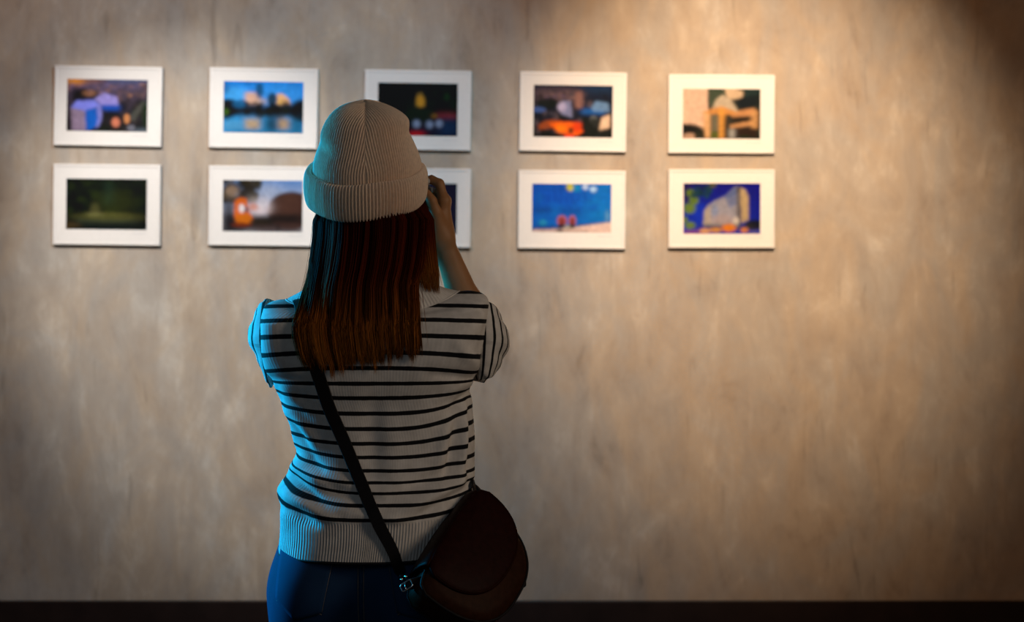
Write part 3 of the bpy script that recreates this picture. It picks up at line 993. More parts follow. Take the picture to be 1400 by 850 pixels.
# seams and pockets
mb = MB()
mb.tube([jeans_at(0.0, z, 0.0005) for z in np.linspace(0.975, 0.74, 26)], 0.0022, 6)
v, f = mb.get()
mk('centre_seam', v, f, M_denim, jeans)
mb = MB()
for o in (-0.0045, 0.0045):
    mb.tube([jeans_at(o, z, 0.0012) for z in np.linspace(0.975, 0.74, 26)], 0.0006, 5)
v, f = mb.get()
mk('seam_stitching', v, f, M_stitch, jeans)
for sx in (-1, 1):
    # yoke and pocket outlines are measured off the left pocket, mirrored for the right
    outline = [(sx * 0.045, 0.915), (sx * 0.136, 0.930), (sx * 0.139, 0.850), (sx * 0.106, 0.820), (sx * 0.061, 0.834)]
    n = 14
    a, b_, c_, d_, e_ = [np.array(q) for q in outline]
    vs, ids = [], []
    for i in range(n + 1):
        t = i / n
        for j in range(n + 1):
            u = j / n
            top = a + (b_ - a) * u
            bot = (e_ + (d_ - e_) * (u * 2)) if u < 0.5 else (d_ + (c_ - d_) * (u * 2 - 1))
            q = top + (bot - top) * t
            vs.append(jeans_at(q[0], q[1], 0.0025))
    fs = grid_faces(n + 1, n + 1, False, flip=(sx < 0)).tolist()
    pk = mk('back_pocket', vs, fs, M_denim, jeans)
    sm = pk.modifiers.new('thickness', 'SOLIDIFY')
    sm.thickness = 0.003
    mb = MB()
    loop = []
    ring = [a, e_, d_, c_, b_]
    for k in range(4):
        for t in np.linspace(0, 1, 12):
            q = ring[k] + (ring[k + 1] - ring[k]) * t
            loop.append(jeans_at(q[0], q[1], 0.0042))
    mb.tube(loop, 0.0009, 5)
    arc = []
    for t in np.linspace(0, 1, 20):      # the stitched double arc across the pocket
        q = e_ * (1 - t) + c_ * t + np.array([0, 0.016 - 0.02 * abs(2 * t - 1) ** 0.7])
        arc.append(jeans_at(q[0], q[1], 0.0042))
    mb.tube(arc, 0.0007, 5)
    v, f = mb.get()
    mk('seam_stitching', v, f, M_stitch, jeans)

# ---- shoes
for sx in (-1, 1):
    cx = XP + sx * 0.084
    F = Field((cx - 0.07, Y0 - 0.10, 0.0), (cx + 0.07, Y0 + 0.20, 0.14), 0.003)
    F.ell((cx, Y0 - 0.030, 0.050), (0.038, 0.046, 0.040), 0.02)
    F.cone((cx, Y0 - 0.02, 0.052), (cx + sx * 0.008, Y0 + 0.10, 0.042), 0.040, 0.036, 0.02)
    F.ell((cx + sx * 0.008, Y0 + 0.10, 0.040), (0.044, 0.055, 0.030), 0.02)
    F.cone((cx, Y0 - 0.022, 0.06), (cx, Y0 - 0.022, 0.11), 0.039, 0.037, 0.01)
    F.clip(2, 0.102, True)
    F.clip(2, 0.022, False)
    v, f = F.mesh()
    sh = mk('shoe', v, f, M_shoe, visitor)
    a = np.linspace(0, 2 * PI, 40, endpoint=False)
    rows = []
    for (z, e) in ((0.0, 0.0), (0.004, 0.003), (0.024, 0.003), (0.028, 0.0)):
        yy = np.sin(a)
        w = 0.040 + 0.006 * np.clip(yy, -1, 1) + e
        rows.append(np.stack([cx + sx * 0.004 + np.cos(a) * w, Y0 + 0.040 + yy * (0.118 + e), np.full_like(a, z)], -1))
    v = np.concatenate(rows)
    f = grid_faces(4, 40).tolist() + [list(range(40))[::-1], list(range(120, 160))]
    mk('sole', v, f, M_sole, sh)

# ---- sweater
#        centre, left, right side heights (photo rows), left/right outline, depth behind, depth before
ROWS = np.array([
    [770, 751, 742, 384, 640, .136, .120],
    [768, 748, 738, 383, 641, .138, .122],
    [745, 722, 715, 385, 644, .138, .122],
    [720, 694, 690, 384, 647, .135, .120],
    [711, 672, 678, 383, 648, .135, .119],
    [691, 647, 664, 391, 648, .128, .114],
    [675, 634, 650, 399, 648, .120, .109],
    [661, 627, 640, 403, 648, .113, .105],
    [645, 617, 622, 406, 648, .106, .102],
    [625.6, 603, 598, 404, 648.5, .100, .100],
    [607, 588, 575, 399, 648, .098, .104],
    [587, 567, 554, 393, 646, .099, .112],
    [566, 549, 541, 388, 644, .102, .122],
    [544, 531, 530, 381, 642, .107, .130],
    [524.5, 519, 518, 376, 646, .111, .130],
    [503, 505, 507, 368, 652, .114, .125],
    [482, 484, 486, 365, 657, .116, .115],
    [458, 461, 462, 364, 661, .115, .102],
    [442, 444, 443, 363.5, 664, .110, .090],
    [434, 429, 426, 363, 667, .103, .080],
    [431, 419, 412, 364, 668, .095, .070],
    [430, 413, 404, 370, 664, .088, .062],
    [429, 410, 399, 379, 655, .083, .056],
    [428, 409, 397, 386, 641, .081, .053],
    [428, 409, 398, 392, 628, .080, .053]])
STRIPES = np.array([416, 436, 458, 481.5, 503, 524.5, 544.5, 566, 587, 607, 625.6, 644, 660, 674.5, 691, 711])


def catmull(tab, m):
    n = len(tab)
    t = np.linspace(0, n - 1, m)
    i = np.clip(t.astype(int), 0, n - 2)
    f = (t - i)[:, None]
    p0, p1 = tab[np.clip(i - 1, 0, n - 1)], tab[i]
    p2, p3 = tab[i + 1], tab[np.clip(i + 2, 0, n - 1)]
    m1, m2 = (p2 - p0) / 2, (p3 - p1) / 2
    return (2 * f**3 - 3 * f**2 + 1) * p1 + (f**3 - 2 * f**2 + f) * m1 + (-2 * f**3 + 3 * f**2) * p2 + (f**3 - f**2) * m2


MR, MC = 260, 320
R_ = catmull(ROWS, MR)
u = np.arange(MC) / MC * 2 * PI
ne = 2.35
cu, su = np.cos(u), np.sin(u)             # su < 0: the back, towards the camera
sxn = np.sign(cu) * np.abs(cu) ** (2 / ne)
syn = np.sign(su) * np.abs(su) ** (2 / ne)
xl = P(R_[:, 3], 0, Y0)[0] if False else (R_[:, 3] - 700) / FPX * Y0
xr = (R_[:, 4] - 700) / FPX * Y0
cxr, hw = (xl + xr) / 2, (xr - xl) / 2
zc = CZ - (R_[:, 0] - HZ) / FPX * (Y0 - R_[:, 5])
zl = CZ - (R_[:, 1] - HZ) / FPX * Y0
zr = CZ - (R_[:, 2] - HZ) / FPX * Y0
# the back is flat between the shoulder blades and rounder at the waist
nr_ = np.interp(R_[:, 1], [409, 426, 443, 486, 530], [2.35, 3.4, 5.5, 4.5, 2.35])[:, None]
rad = (np.abs(cu)[None] ** nr_ + np.abs(su)[None] ** nr_) ** (-1 / nr_)
SX, SY = rad * cu[None], rad * su[None]
X = cxr[:, None] + hw[:, None] * SX
dep = np.where(SY < 0, R_[:, 5:6], R_[:, 6:7])
Y = Y0 + dep * SY
wt = np.abs(SX) ** 3.0
Z = zc[:, None] + np.where(SX < 0, (zl - zc)[:, None], (zr - zc)[:, None]) * wt
V = np.stack([X, Y, Z], -1)
nrm = np.stack([np.sign(SX) * np.abs(SX) ** (nr_ - 1) * 0.8, np.sign(SY) * np.abs(SY) ** (nr_ - 1), np.zeros_like(X)], -1)
nrm /= np.linalg.norm(nrm, axis=-1)[..., None]
qx, qy = px_of(V)
backm = np.clip(-nrm[..., 1] * 3 + 0.75, 0, 1)


def fold(x0, y0, x1, y1, width, amp):
    """a soft ridge (amp > 0) or valley of cloth between two points of the back"""
    d = np.array([x1 - x0, y1 - y0], float)
    L = np.linalg.norm(d)
    d /= L
    t = ((qx - x0) * d[0] + (qy - y0) * d[1]) / L
    e = (qx - x0) * -d[1] + (qy - y0) * d[0]
    m = np.exp(-(e / width) ** 2) * np.exp(-np.clip(np.maximum(-t, t - 1), 0, None) ** 2 * 40) * (0.35 + 0.65 * np.sin(np.clip(t, 0, 1) * PI))
    return amp * m * backm


disp = np.zeros_like(X)
for a_ in [
    (384, 668, 450, 706, 9, .007), (392, 648, 440, 690, 7, -.006), (400, 632, 445, 662, 8, .005), (408, 615, 440, 640, 6, -.004),
    (384, 690, 430, 716, 7, -.006), (388, 555, 430, 600, 8, .005), (396, 575, 425, 620, 6, -.005),
    (380, 528, 420, 560, 7, .004), (374, 515, 420, 522, 6, -.004),
    (636, 560, 628, 650, 5, .008), (643, 560, 640, 655, 4, -.006), (624, 575, 612, 655, 6, -.006), (612, 570, 600, 640, 8, .004),
    (640, 650, 545, 702, 10, .007), (640, 664, 560, 716, 8, -.004), (620, 640, 540, 676, 9, -.005),
    (650, 514, 590, 512, 7, -.005), (648, 520, 600, 545, 7, .005), (645, 532, 610, 570, 6, -.005),
    (655, 505, 625, 470, 9, .004), (440, 650, 520, 672, 10, .004), (430, 672, 540, 688, 9, -.003),
    (470, 700, 560, 712, 8, .004), (430, 560, 600, 555, 26, -.004), (508, 540, 512, 650, 16, -.005)]:
    disp += fold(*a_)
ph = u[None] * 9 + R_[:, 0:1] * 0.03
disp += 0.0012 * np.sin(ph) * np.sin(R_[:, 0:1] * 0.05 + 1.3 * np.cos(u * 3)[None])
low = np.clip((R_[:, 0:1] - 722) / 20, 0, 1)
disp *= 1.5 * (1 - 0.8 * low) * np.clip((R_[:, 0:1] - 424) / 14, 0, 1)
V = V + nrm * disp[..., None]
# knitted rows: low down they follow the cloth, near the shoulders they run level
k = np.arange(len(STRIPES))
row_c = np.interp(R_[:, 0], STRIPES, k, left=-1, right=16)
row_c = np.where(R_[:, 0] > 711, 15 + (R_[:, 0] - 711) / 20.0, row_c)
qx, qy = px_of(V)
lev = qy - 3.0 * np.abs(SX) ** 2
row_l = np.where(lev < 416, (lev - 416) / 20.0, np.interp(lev, STRIPES, k))
mixl = np.clip((482 - R_[:, 0:1]) / 30, 0, 1) * (SY < 0.15)
row = row_c[:, None] * (1 - mixl) + row_l * mixl
row = np.where(row > 15.45, 15.5, row)
per = np.cumsum(np.hypot(np.diff(np.append(sxn, sxn[0])) * 0.16, np.diff(np.append(syn, syn[0])) * 0.12))
stitch = np.broadcast_to(np.concatenate([[0], per[:-1]])[None] / 0.0046, X.shape)
stitch = stitch * (round(per[-1] / 0.0046) / (per[-1] / 0.0046))
ribb = np.broadcast_to(np.clip((R_[:, 0:1] - 716) / 3, 0, 1), X.shape)
sweater = mk('sweater', V.reshape(-1, 3), grid_faces(MR, MC), M_knit, visitor,
             attrs={'row': row.ravel(), 'stitch': stitch.ravel(), 'ribbing': ribb.ravel()})
sv = V.reshape(-1, 3)
# dark edging on the hem
mb = MB()
mb.tube(V[0] + np.array([0, 0, 0.0005]), 0.0028, 8, closed=True)
v, f = mb.get()
mk('hem_edging', v, f, M_black, sweater)

# collar: a deep ribbed band standing round the neck
CR = np.array([
    [428, 409, 398, 392, 628, .081, .054],
    [418, 406, 396.5, 397, 623, .082, .054],
    [405, 402, 395, 405, 616, .082, .054],
    [390, 398, 393, 413, 608, .079, .052],
    [379, 395, 391, 419, 602, .075, .050],
    [376, 394, 391, 421, 600, .072, .048],
    [378, 395, 392, 423, 598, .069, .046],
    [392, 400, 396, 421, 600, .068, .046]])
rad = (np.abs(cu) ** ne + np.abs(su) ** ne) ** (-1 / ne)
sxn, syn = rad * cu, rad * su
C_ = catmull(CR, 40)
xl, xr = (C_[:, 3] - 700) / FPX * Y0, (C_[:, 4] - 700) / FPX * Y0
cxr, hw = (xl + xr) / 2, (xr - xl) / 2
zc = CZ - (C_[:, 0] - HZ) / FPX * (Y0 - C_[:, 5])
zl, zr = CZ - (C_[:, 1] - HZ) / FPX * Y0, CZ - (C_[:, 2] - HZ) / FPX * Y0
X = cxr[:, None] + hw[:, None] * sxn[None]
dep = np.where(syn[None] < 0, C_[:, 5:6], C_[:, 6:7])
Y = Y0 + dep * syn[None]
Z = zc[:, None] + np.where(sxn[None] < 0, (zl - zc)[:, None], (zr - zc)[:, None]) * (np.abs(sxn)[None] ** 3.0)
Z = Z - np.where(syn[None] > 0, 0.035 * syn[None] * np.clip((428 - C_[:, 0:1]) / 50, 0, 1), 0)
CV = np.stack([X, Y, Z], -1)
stc = np.broadcast_to(np.concatenate([[0], per[:-1]])[None] * 0.62 / 0.0036, X.shape)
collar = mk('collar', CV.reshape(-1, 3), grid_faces(40, MC), M_knit, sweater,
            attrs={'row': np.full(X.size, 15.5), 'stitch': stc.ravel(), 'ribbing': np.full(X.size, 0.6)})
mb = MB()
mb.tube(V[-1], 0.0016, 6, closed=True)
v, f = mb.get()
o = mk('collar_seam', v, f, M_knit, sweater, attrs={'row': np.full(len(v), 15.5), 'stitch': np.zeros(len(v)), 'ribbing': np.zeros(len(v))})


# sleeves: short, loose, the arm pointing forward
def sleeve(rings, side):
    """rings: (outer px, outer dY, inner px, inner dY, top px, bottom px)"""
    T = catmull(np.array(rings, float), 70)
    m, n = len(T), 96
    a = np.arange(n) / n * 2 * PI
    e = 2.25
    ca = np.sign(np.cos(a)) * np.abs(np.cos(a)) ** (2 / e)
    sa = np.sign(np.sin(a)) * np.abs(np.sin(a)) ** (2 / e)
    yo, yi = Y0 + T[:, 1], Y0 + T[:, 3]
    O = np.stack([(T[:, 0] - 700) / FPX * yo, yo], -1)
    I = np.stack([(T[:, 2] - 700) / FPX * yi, yi], -1)
    Cn, H = (O + I) / 2, (O - I) / 2
    ym = Cn[:, 1]
    zt, zb = CZ - (T[:, 4] - HZ) / FPX * ym, CZ - (T[:, 5] - HZ) / FPX * ym
    XY = Cn[:, None] + H[:, None] * ca[None, :, None]
    anchor = A(652 if side > 0 else 376, 0, -0.03)[:2]
    XY = XY + (anchor - XY) * ((0.28 if side > 0 else 0.5) * np.clip((0.35 - sa) / 1.35, 0, 1) ** 1.4)[None, :, None]
    Zs = ((zt + zb) / 2)[:, None] + ((zt - zb) / 2)[:, None] * sa[None]
    Vs = np.concatenate([XY, Zs[..., None]], -1)
    t = np.linspace(0, 1, m)[:, None]
    # soft gathers running out of the armhole
    g = 0.0022 * np.sin(a * 7 + 1.1)[None] * np.sin(t * PI) + 0.0014 * np.sin(a * 13 + 4 * t) * np.sin(t * PI)
    ctr = np.concatenate([Cn, ((zt + zb) / 2)[:, None]], -1)[:, None]
    d = Vs - ctr
    Vs = Vs + d / np.linalg.norm(d, axis=-1)[..., None] * g[..., None]
    rowv = (0.35 if side > 0 else 0.10) + t * (6.9 if side > 0 else 4.3) + 0.10 * np.sin(a * 2 + 0.5)[None] * np.sin(t * PI)
    rib = np.broadcast_to(np.clip((t - 0.93) / 0.02, 0, 1), rowv.shape)
    stc = np.broadcast_to(a[None] / (2 * PI) * 90, rowv.shape)
    fs = grid_faces(m, n, flip=(side < 0))
    o = mk('sleeve', Vs.reshape(-1, 3), fs, M_knit, sweater,
           attrs={'row': rowv.ravel(), 'stitch': stc.ravel(), 'ribbing': rib.ravel()})
    return Vs


sleeve([(655, -.038, 655, .062, 412, 517),
        (668, -.040, 652, .066, 408, 520),
        (681, -.026, 646, .076, 409, 522),
        (690, -.006, 634, .088, 414, 520),
        (696, .020, 618, .100, 419, 519),
        (697, .062, 608, .116, 424, 518),
        (694, .105, 604, .140, 428, 517),
        (691, .122, 607, .150, 431, 515)], 1)
sleeve([(373, -.038, 373, .062, 415, 520),
        (361, -.040, 374, .066, 409, 527),
        (350, -.026, 378, .076, 408, 528),
        (344, -.010, 390, .088, 412, 522),
        (339, .015, 404, .100, 417, 514),
        (338, .056, 414, .116, 422, 508),
        (341, .100, 418, .140, 427, 504),
        (344, .118, 416, .150, 430, 502)], -1)

# ---- beanie
BC = np.array((P(501, 0, Y0)[0], Y0 - 0.002, P(0, 251, Y0)[2]))     # centre of the cuff ring


def hat_point(r, h, th, crown=False):
    """r,h in the hat's own axis; th from the back (towards the camera) to the right"""
    tilt = math.radians(22.5) * (1 - np.clip(h / 0.10, 0, 1) * 0.40)
    x = r * np.sin(th)
    y = -r * 1.10 * np.cos(th)
    # lean back
    ct, st = np.cos(tilt), np.sin(tilt)
    yy = y * ct - h * st * 0.55
    zz = h + y * st
    return np.stack([BC[0] + x, BC[1] + yy, BC[2] + zz], -1)


n_th = 960
th = np.arange(n_th) / n_th * 2 * PI
prof = np.array([(0.0895, 0.010), (0.0905, 0.030), (0.0890, 0.045), (0.0855, 0.058), (0.0800, 0.074), (0.0745, 0.092), (0.0705, 0.106),
                 (0.0655, 0.117), (0.0560, 0.1285), (0.0440, 0.1375), (0.0310, 0.1435), (0.0180, 0.1470), (0.0080, 0.1485), (0.0012, 0.1488)])
prof[:, 1] *= 0.935
pr = catmull(prof, 150)
r, h = pr[:, 0:1], pr[:, 1:2]
loc = np.abs((((th[None] - 0.10) / (PI / 2) + 0.5) % 1.0) - 0.5) * (PI / 2)       # angle from the nearest of four seams, 0..45 deg
loc2 = (PI / 4 - loc)                                                    # from the middle of a wedge
spac = 0.00445
fade = np.clip(r / 0.03, 0, 1)
ribs = np.cos(2 * PI * loc2 * np.minimum(r, 0.0895) / spac)
upper = np.clip((h - 0.085) / 0.04, 0, 1)
seam = np.exp(-(loc * r / 0.004) ** 2) * upper
amp = 0.0021 * fade
lum = 0.004 * np.sin(th * 2 + 0.6)[None] * np.sin(np.clip((h - 0.02) / 0.13, 0, 1) * PI) + 0.0025 * np.sin(th * 3 + 2.0 + h * 20)
dent = -0.005 * np.exp(-((th[None] - 5.3) / 0.35) ** 2 - ((h - 0.066) / 0.010) ** 2) + 0.005 * np.exp(-((th[None] - 5.2) / 0.4) ** 2 - ((h - 0.088) / 0.014) ** 2) \
    + 0.006 * np.exp(-((th[None] - 1.35) / 0.5) ** 2 - ((h - 0.112) / 0.014) ** 2) - 0.003 * np.exp(-((th[None] - 1.4) / 0.4) ** 2 - ((h - 0.085) / 0.010) ** 2)
rr = r + ribs * amp + lum * fade + dent * fade - 0.004 * seam
Vh = hat_point(rr, h * np.ones_like(rr) + 0.002 * np.sin(th * 4)[None] * (1 - fade), th[None] * np.ones_like(rr), True)
tip = Vh[-1].mean(0)
vv = np.concatenate([Vh.reshape(-1, 3), tip[None]])
ff = grid_faces(150, n_th).tolist() + [[149 * n_th + j, 149 * n_th + (j + 1) % n_th, 150 * n_th] for j in range(n_th)]
beanie = mk('beanie', vv, ff, M_wool, visitor)
cp = np.array([(0.0860, -0.013), (0.0870, -0.024), (0.0925, -0.0290), (0.0985, -0.027), (0.1015, -0.018), (0.1030, -0.005), (0.1030, 0.008),
               (0.1015, 0.018), (0.0985, 0.0250), (0.0945, 0.0262), (0.0918, 0.0220), (0.0912, 0.012), (0.0905, 0.0)])
pr = catmull(cp, 90)
r, h = pr[:, 0:1], pr[:, 1:2]
N_r = 116
ribs = np.cos(th * N_r)[None]
outer = np.clip((r - 0.090) / 0.006, 0, 1)
rr = r + ribs * 0.0026 * outer + 0.0018 * np.sin(th * 3 + 1)[None] * outer
hh = h + 0.002 * np.sin(th * 2 + 0.4)[None] + 0.0012 * np.sin(th * 5)[None]
Vc = hat_point(rr, hh, th[None] * np.ones_like(rr))
cuff = mk('cuff', Vc.reshape(-1, 3), grid_faces(90, n_th), M_wool, beanie)

# ---- hair: long straight strands falling from under the beanie
sweater_bvh = BVHTree.FromPolygons([Vector(p) for p in np.concatenate([sv, CV.reshape(-1, 3)])],
                                   grid_faces(MR, MC).tolist() + (grid_faces(40, MC) + len(sv)).tolist())
LE = np.array([(262, 448), (285, 436), (300, 428), (330, 426.5), (370, 421), (410, 414), (450, 408), (480, 413), (505, 421)])
RE = np.array([(262, 556), (285, 577), (300, 588), (320, 588), (360, 583), (390, 575), (430, 579), (470, 582), (505, 581)])


def strand_points(a, d, y_end, n, jit, front=False):
    t = np.linspace(0, 1, n)
    py = 262 + (y_end - 262) * t
    le, re = np.interp(py, LE[:, 0], LE[:, 1]), np.interp(py, RE[:, 0], RE[:, 1])
    x = (le + re) / 2 + (re - le) / 2 * a * (1 - 0.03 * d)
    x = x + jit[0] * t ** 1.5 + jit[1] * np.sin(t * 4 + jit[2]) * t
    c = math.sqrt(max(0.0, 1 - min(1, abs(a)) ** 2.4))
    by = np.interp(py, [262, 285, 300, 360, 420, 460, 505], [.068, .080, .094, .104, .112, .123, .128])
    side = np.interp(py, [262, 300, 340, 400, 505], [-.025, -.020, -.010, .040, .085])
    dy = -(side + (by - side) * c) + d * 0.016
    if a > 0.93 or a < -0.95:
        dy = dy + 0.01
    return A(x, py, dy).T


strands, cols, rads = [], [], []
n_pt = 18
root_c, mid_c, tip_c = np.array((0.032, 0.0045, 0.002)), np.array((0.085, 0.012, 0.003)), np.array((0.24, 0.082, 0.012))  # dyed lighter towards the tips; dark roots also have the beanie's shade painted in


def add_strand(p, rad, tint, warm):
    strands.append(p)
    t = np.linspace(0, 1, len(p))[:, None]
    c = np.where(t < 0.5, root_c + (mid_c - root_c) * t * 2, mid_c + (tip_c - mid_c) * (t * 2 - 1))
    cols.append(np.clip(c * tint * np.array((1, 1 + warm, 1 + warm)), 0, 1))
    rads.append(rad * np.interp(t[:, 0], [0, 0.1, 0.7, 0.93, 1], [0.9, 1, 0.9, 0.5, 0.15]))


# clumps share their drift, so the hair falls in locks
n_cl = 95
for ci in range(n_cl):
    ac = -1 + 2 * (ci + rng.uniform(0.1, 0.9)) / n_cl
    drift = rng.normal(0, 4.0)
    wave = rng.normal(0, 2.0)
    phs = rng.uniform(0, 6)
    lift = rng.uniform(-0.3, 0.25)
    tone = rng.choice([0.35, 0.6, 0.9, 1.2, 1.7]) * rng.uniform(0.85, 1.15)
    ln = rng.normal(0, 5)
    for si in range(34):
        a = float(np.clip(ac + rng.normal(0, 0.016), -1.02, 1.02))
        d = float(np.clip(rng.uniform(0, 1.0) + lift, -0.25, 1.3))
        ye = np.interp(a, [-1, -0.8, -0.3, 0.2, 0.7, 1], [492, 499, 497, 489, 481, 474]) + ln + rng.normal(0, 4) - abs(rng.normal(0, 9)) * (rng.random() < 0.3)
        p = strand_points(a, d, ye, n_pt, (drift + rng.normal(0, 1.2), wave, phs + rng.normal(0, .2)))
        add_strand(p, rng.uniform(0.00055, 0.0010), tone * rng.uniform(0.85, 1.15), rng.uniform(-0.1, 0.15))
# the lock that falls in front of the right shoulder
for si in range(620):
    q = rng.random()
    py = np.linspace(262, 372 + 26 * rng.random() + 4 * q, n_pt)
    x = np.interp(py, [262, 300, 340, 370, 400], [552 + 18 * q, 564 + 27 * q, 568 + 26 * q, 573 + 25 * q, 582 + 22 * q]) + rng.normal(0, 1.2)
    dy = np.interp(py, [262, 330, 400], [-0.025 + .05 * q, -0.035 + .06 * q, -0.03 + .06 * q]) + rng.uniform(-.01, .01)
    add_strand(A(x, py, dy).T, rng.uniform(0.0005, 0.0009), rng.uniform(0.8, 1.35), rng.uniform(-0.1, 0.15))
# left side lock, in front of the ear
for si in range(200):
    q = rng.random()
    py = np.linspace(262, 440 + 40 * rng.random(), n_pt)
    x = np.interp(py, [262, 300, 370, 420, 480], [450 + 14 * q, 431 + 16 * q, 424 + 18 * q, 418 + 20 * q, 414 + 20 * q]) + rng.normal(0, 1.0)
    dy = np.interp(py, [262, 330, 400, 480], [-0.03 + .06 * q, -0.03 + .05 * q, -0.06, -0.10]) + rng.uniform(-.008, .008)
    add_strand(A(x, py, dy).T, rng.uniform(0.0005, 0.0009), rng.uniform(0.8, 1.3), rng.uniform(-0.1, 0.15))
# a few stray hairs
for si in range(60):
    a = rng.choice([-1, 1]) * rng.uniform(0.85, 1.0)
    p = strand_points(a, rng.uniform(-0.3, 0.4), rng.uniform(400, 500), n_pt, (rng.normal(0, 7), rng.normal(0, 2.5), rng.uniform(0, 6)))
    add_strand(p, 0.0003, 1.3, 0.1)

S = np.array(strands)
# keep every strand outside the sweater
for i in range(S.shape[0]):
    for j in range(6, n_pt):
        q = S[i, j]
        hit = sweater_bvh.ray_cast(Vector((q[0], 1.5, q[2])), Vector((0, 1, 0)))
        if hit[0] is not None:
            lim = hit[0][1] - 0.003 - 0.010 * ((i * 7919) % 97) / 97
            if q[1] > lim and hit[0][1] < Y0:
                S[i, j, 1] = lim
for _ in range(2):
    S[:, 1:-1, 1] = np.minimum(S[:, 1:-1, 1], (S[:, :-2, 1] + S[:, 1:-1, 1] + S[:, 2:, 1]) / 3)
R2 = np.array(rads)
C2 = np.array(cols)
ns = 4
T = np.gradient(S, axis=1)
T /= np.linalg.norm(T, axis=-1)[..., None] + 1e-9
U = np.cross(T, np.array((0.0, 1.0, 0.0)))
U /= np.linalg.norm(U, axis=-1)[..., None] + 1e-9
W = np.cross(T, U)
an = np.arange(ns) / ns * 2 * PI
HV = S[:, :, None] + R2[:, :, None, None] * (np.cos(an)[None, None, :, None] * U[:, :, None] + np.sin(an)[None, None, :, None] * W[:, :, None])
HC = np.repeat(C2[:, :, None], ns, 2)
base = grid_faces(n_pt, ns)
HF = (base[None] + (np.arange(len(S)) * n_pt * ns)[:, None, None]).reshape(-1, 4)
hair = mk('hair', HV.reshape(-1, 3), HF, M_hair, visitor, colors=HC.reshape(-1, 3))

# ------------------------------------------------------------------ the camera she holds
cam_c = P(546, 268, Y0 + 0.176)
cam = empty('handheld_camera', tuple(cam_c + np.array((0, 0, -0.032))), 'small silver and black camera held up before the face, peeping past the beanie cuff', 'camera')
mb = MB()
mb.box(cam_c + np.array((0, 0, -0.004)), (0.0565, 0.017, 0.026), 0.005)
v, f = mb.get()
cb = mk('camera_body', v, f, M_camera, cam, smooth=False)
mb = MB()
mb.box(cam_c + np.array((0, 0, 0.0265)), (0.0565, 0.0168, 0.0065), 0.004)
v, f = mb.get()
mk('top_plate', v, f, M_silver, cam, smooth=False)
mb = MB()
mb.box(cam_c + np.array((0.060, 0, 0.012)), (0.0035, 0.005, 0.005), 0.002)
v, f = mb.get()
mk('strap_lug', v, f, M_silver, cam, smooth=False)


def lathe(prof, c, axis_y=True, n=40):
    a = np.arange(n) / n * 2 * PI
    vs = []
    for (r, y) in prof:
        if axis_y:
            vs.append(np.stack([c[0] + r * np.cos(a), np.full(n, c[1] + y), c[2] + r * np.sin(a)], -1))
        else:
            vs.append(np.stack([c[0] + r * np.cos(a), c[1] + r * np.sin(a), np.full(n, c[2] + y)], -1))
    m = len(prof)
    return np.concatenate(vs), grid_faces(m, n).tolist() + [list(range(n))[::-1], list(range((m - 1) * n, m * n))]


lc = cam_c + np.array((-0.006, 0.017, -0.002))
v, f = lathe([(0.027, 0.0), (0.028, 0.004), (0.026, 0.006), (0.026, 0.03), (0.0275, 0.032), (0.0275, 0.042), (0.025, 0.044), (0.022, 0.038)], lc)
ln_ = mk('lens', v, f, M_camera, cam, smooth=False)
v, f = lathe([(0.0215, 0.037), (0.018, 0.039), (0.010, 0.0405), (0.002, 0.041)], lc)
mk('front_glass', v, f, M_glass, ln_)
v, f = lathe([(0.006, 0.0), (0.006, 0.004), (0.005, 0.005)], cam_c + np.array((0.040, 0.004, 0.033)), False, 20)
mk('shutter_button', v, f, M_steel, cam, smooth=False)
v, f = lathe([(0.009, 0.0), (0.009, 0.006), (0.008, 0.007)], cam_c + np.array((0.018, 0, 0.033)), False, 24)
mk('mode_dial', v, f, M_silver, cam, smooth=False)
mb = MB()
mb.box(cam_c + np.array((-0.008, -0.018, -0.004)), (0.036, 0.0012, 0.020), 0.001)
v, f = mb.get()
mk('rear_screen', v, f, M_glass, cam, smooth=False)

# ------------------------------------------------------------------ the shoulder bag
E1, E2 = P(557, 795, 2.215), P(641, 668, 2.375)
mid = (E1 + E2) / 2
ex = E2 - E1
BW = np.linalg.norm(ex)
ex /= BW
dn = P(714, 806, 2.315) - mid
ey = dn - ex * (dn @ ex)
BH = np.linalg.norm(ey)
ey /= BH
ez = np.cross(ex, ey)
if ez[1] > 0:
    ez = -ez
bag = empty('shoulder_bag', tuple(mid + ey * BH), 'dark brown leather saddle bag hanging at the right hip on a black strap', 'bag')


def loc2w(p):
    p = np.asarray(p, float)
    return mid + p[..., 0:1] * ex + p[..., 1:2] * ey + p[..., 2:3] * ez


def d_outline(hw, hgt, n=72, cx=0.0, top=0.0, flare=2.3):
    """saddle shape: straight top with rounded corners, deep round bottom"""
    a = np.linspace(0, PI, n)
    x = cx + hw * np.sign(np.cos(a)) * np.abs(np.cos(a)) ** (2 / flare)
    y = top + (hgt - top) * np.sin(a) ** (2 / flare)
    # slight drop of the top edge corners
    tx = np.linspace(cx - hw, cx + hw, 26)[1:-1]
    ty = top - 0.024 * (1 - np.abs((tx - cx) / hw) ** 3.0) ** (1 / 3.0)
    return np.concatenate([np.stack([x, y], -1), np.stack([tx, ty], -1)])


def loft_outline(out, layers, c0):
    """layers of (inset fraction, z): rings shrunk towards c0"""
    n = len(out)
    vs = []
    for (s_, z) in layers:
        q = c0 + (out - c0) * s_
        vs.append(np.concatenate([q, np.full((n, 1), z)], 1))
    v = np.concatenate(vs)
    f = grid_faces(len(layers), n).tolist()
    m = len(layers)
    f += [list(range(n))[::-1], list(range((m - 1) * n, m * n))]
    return loc2w(v), f


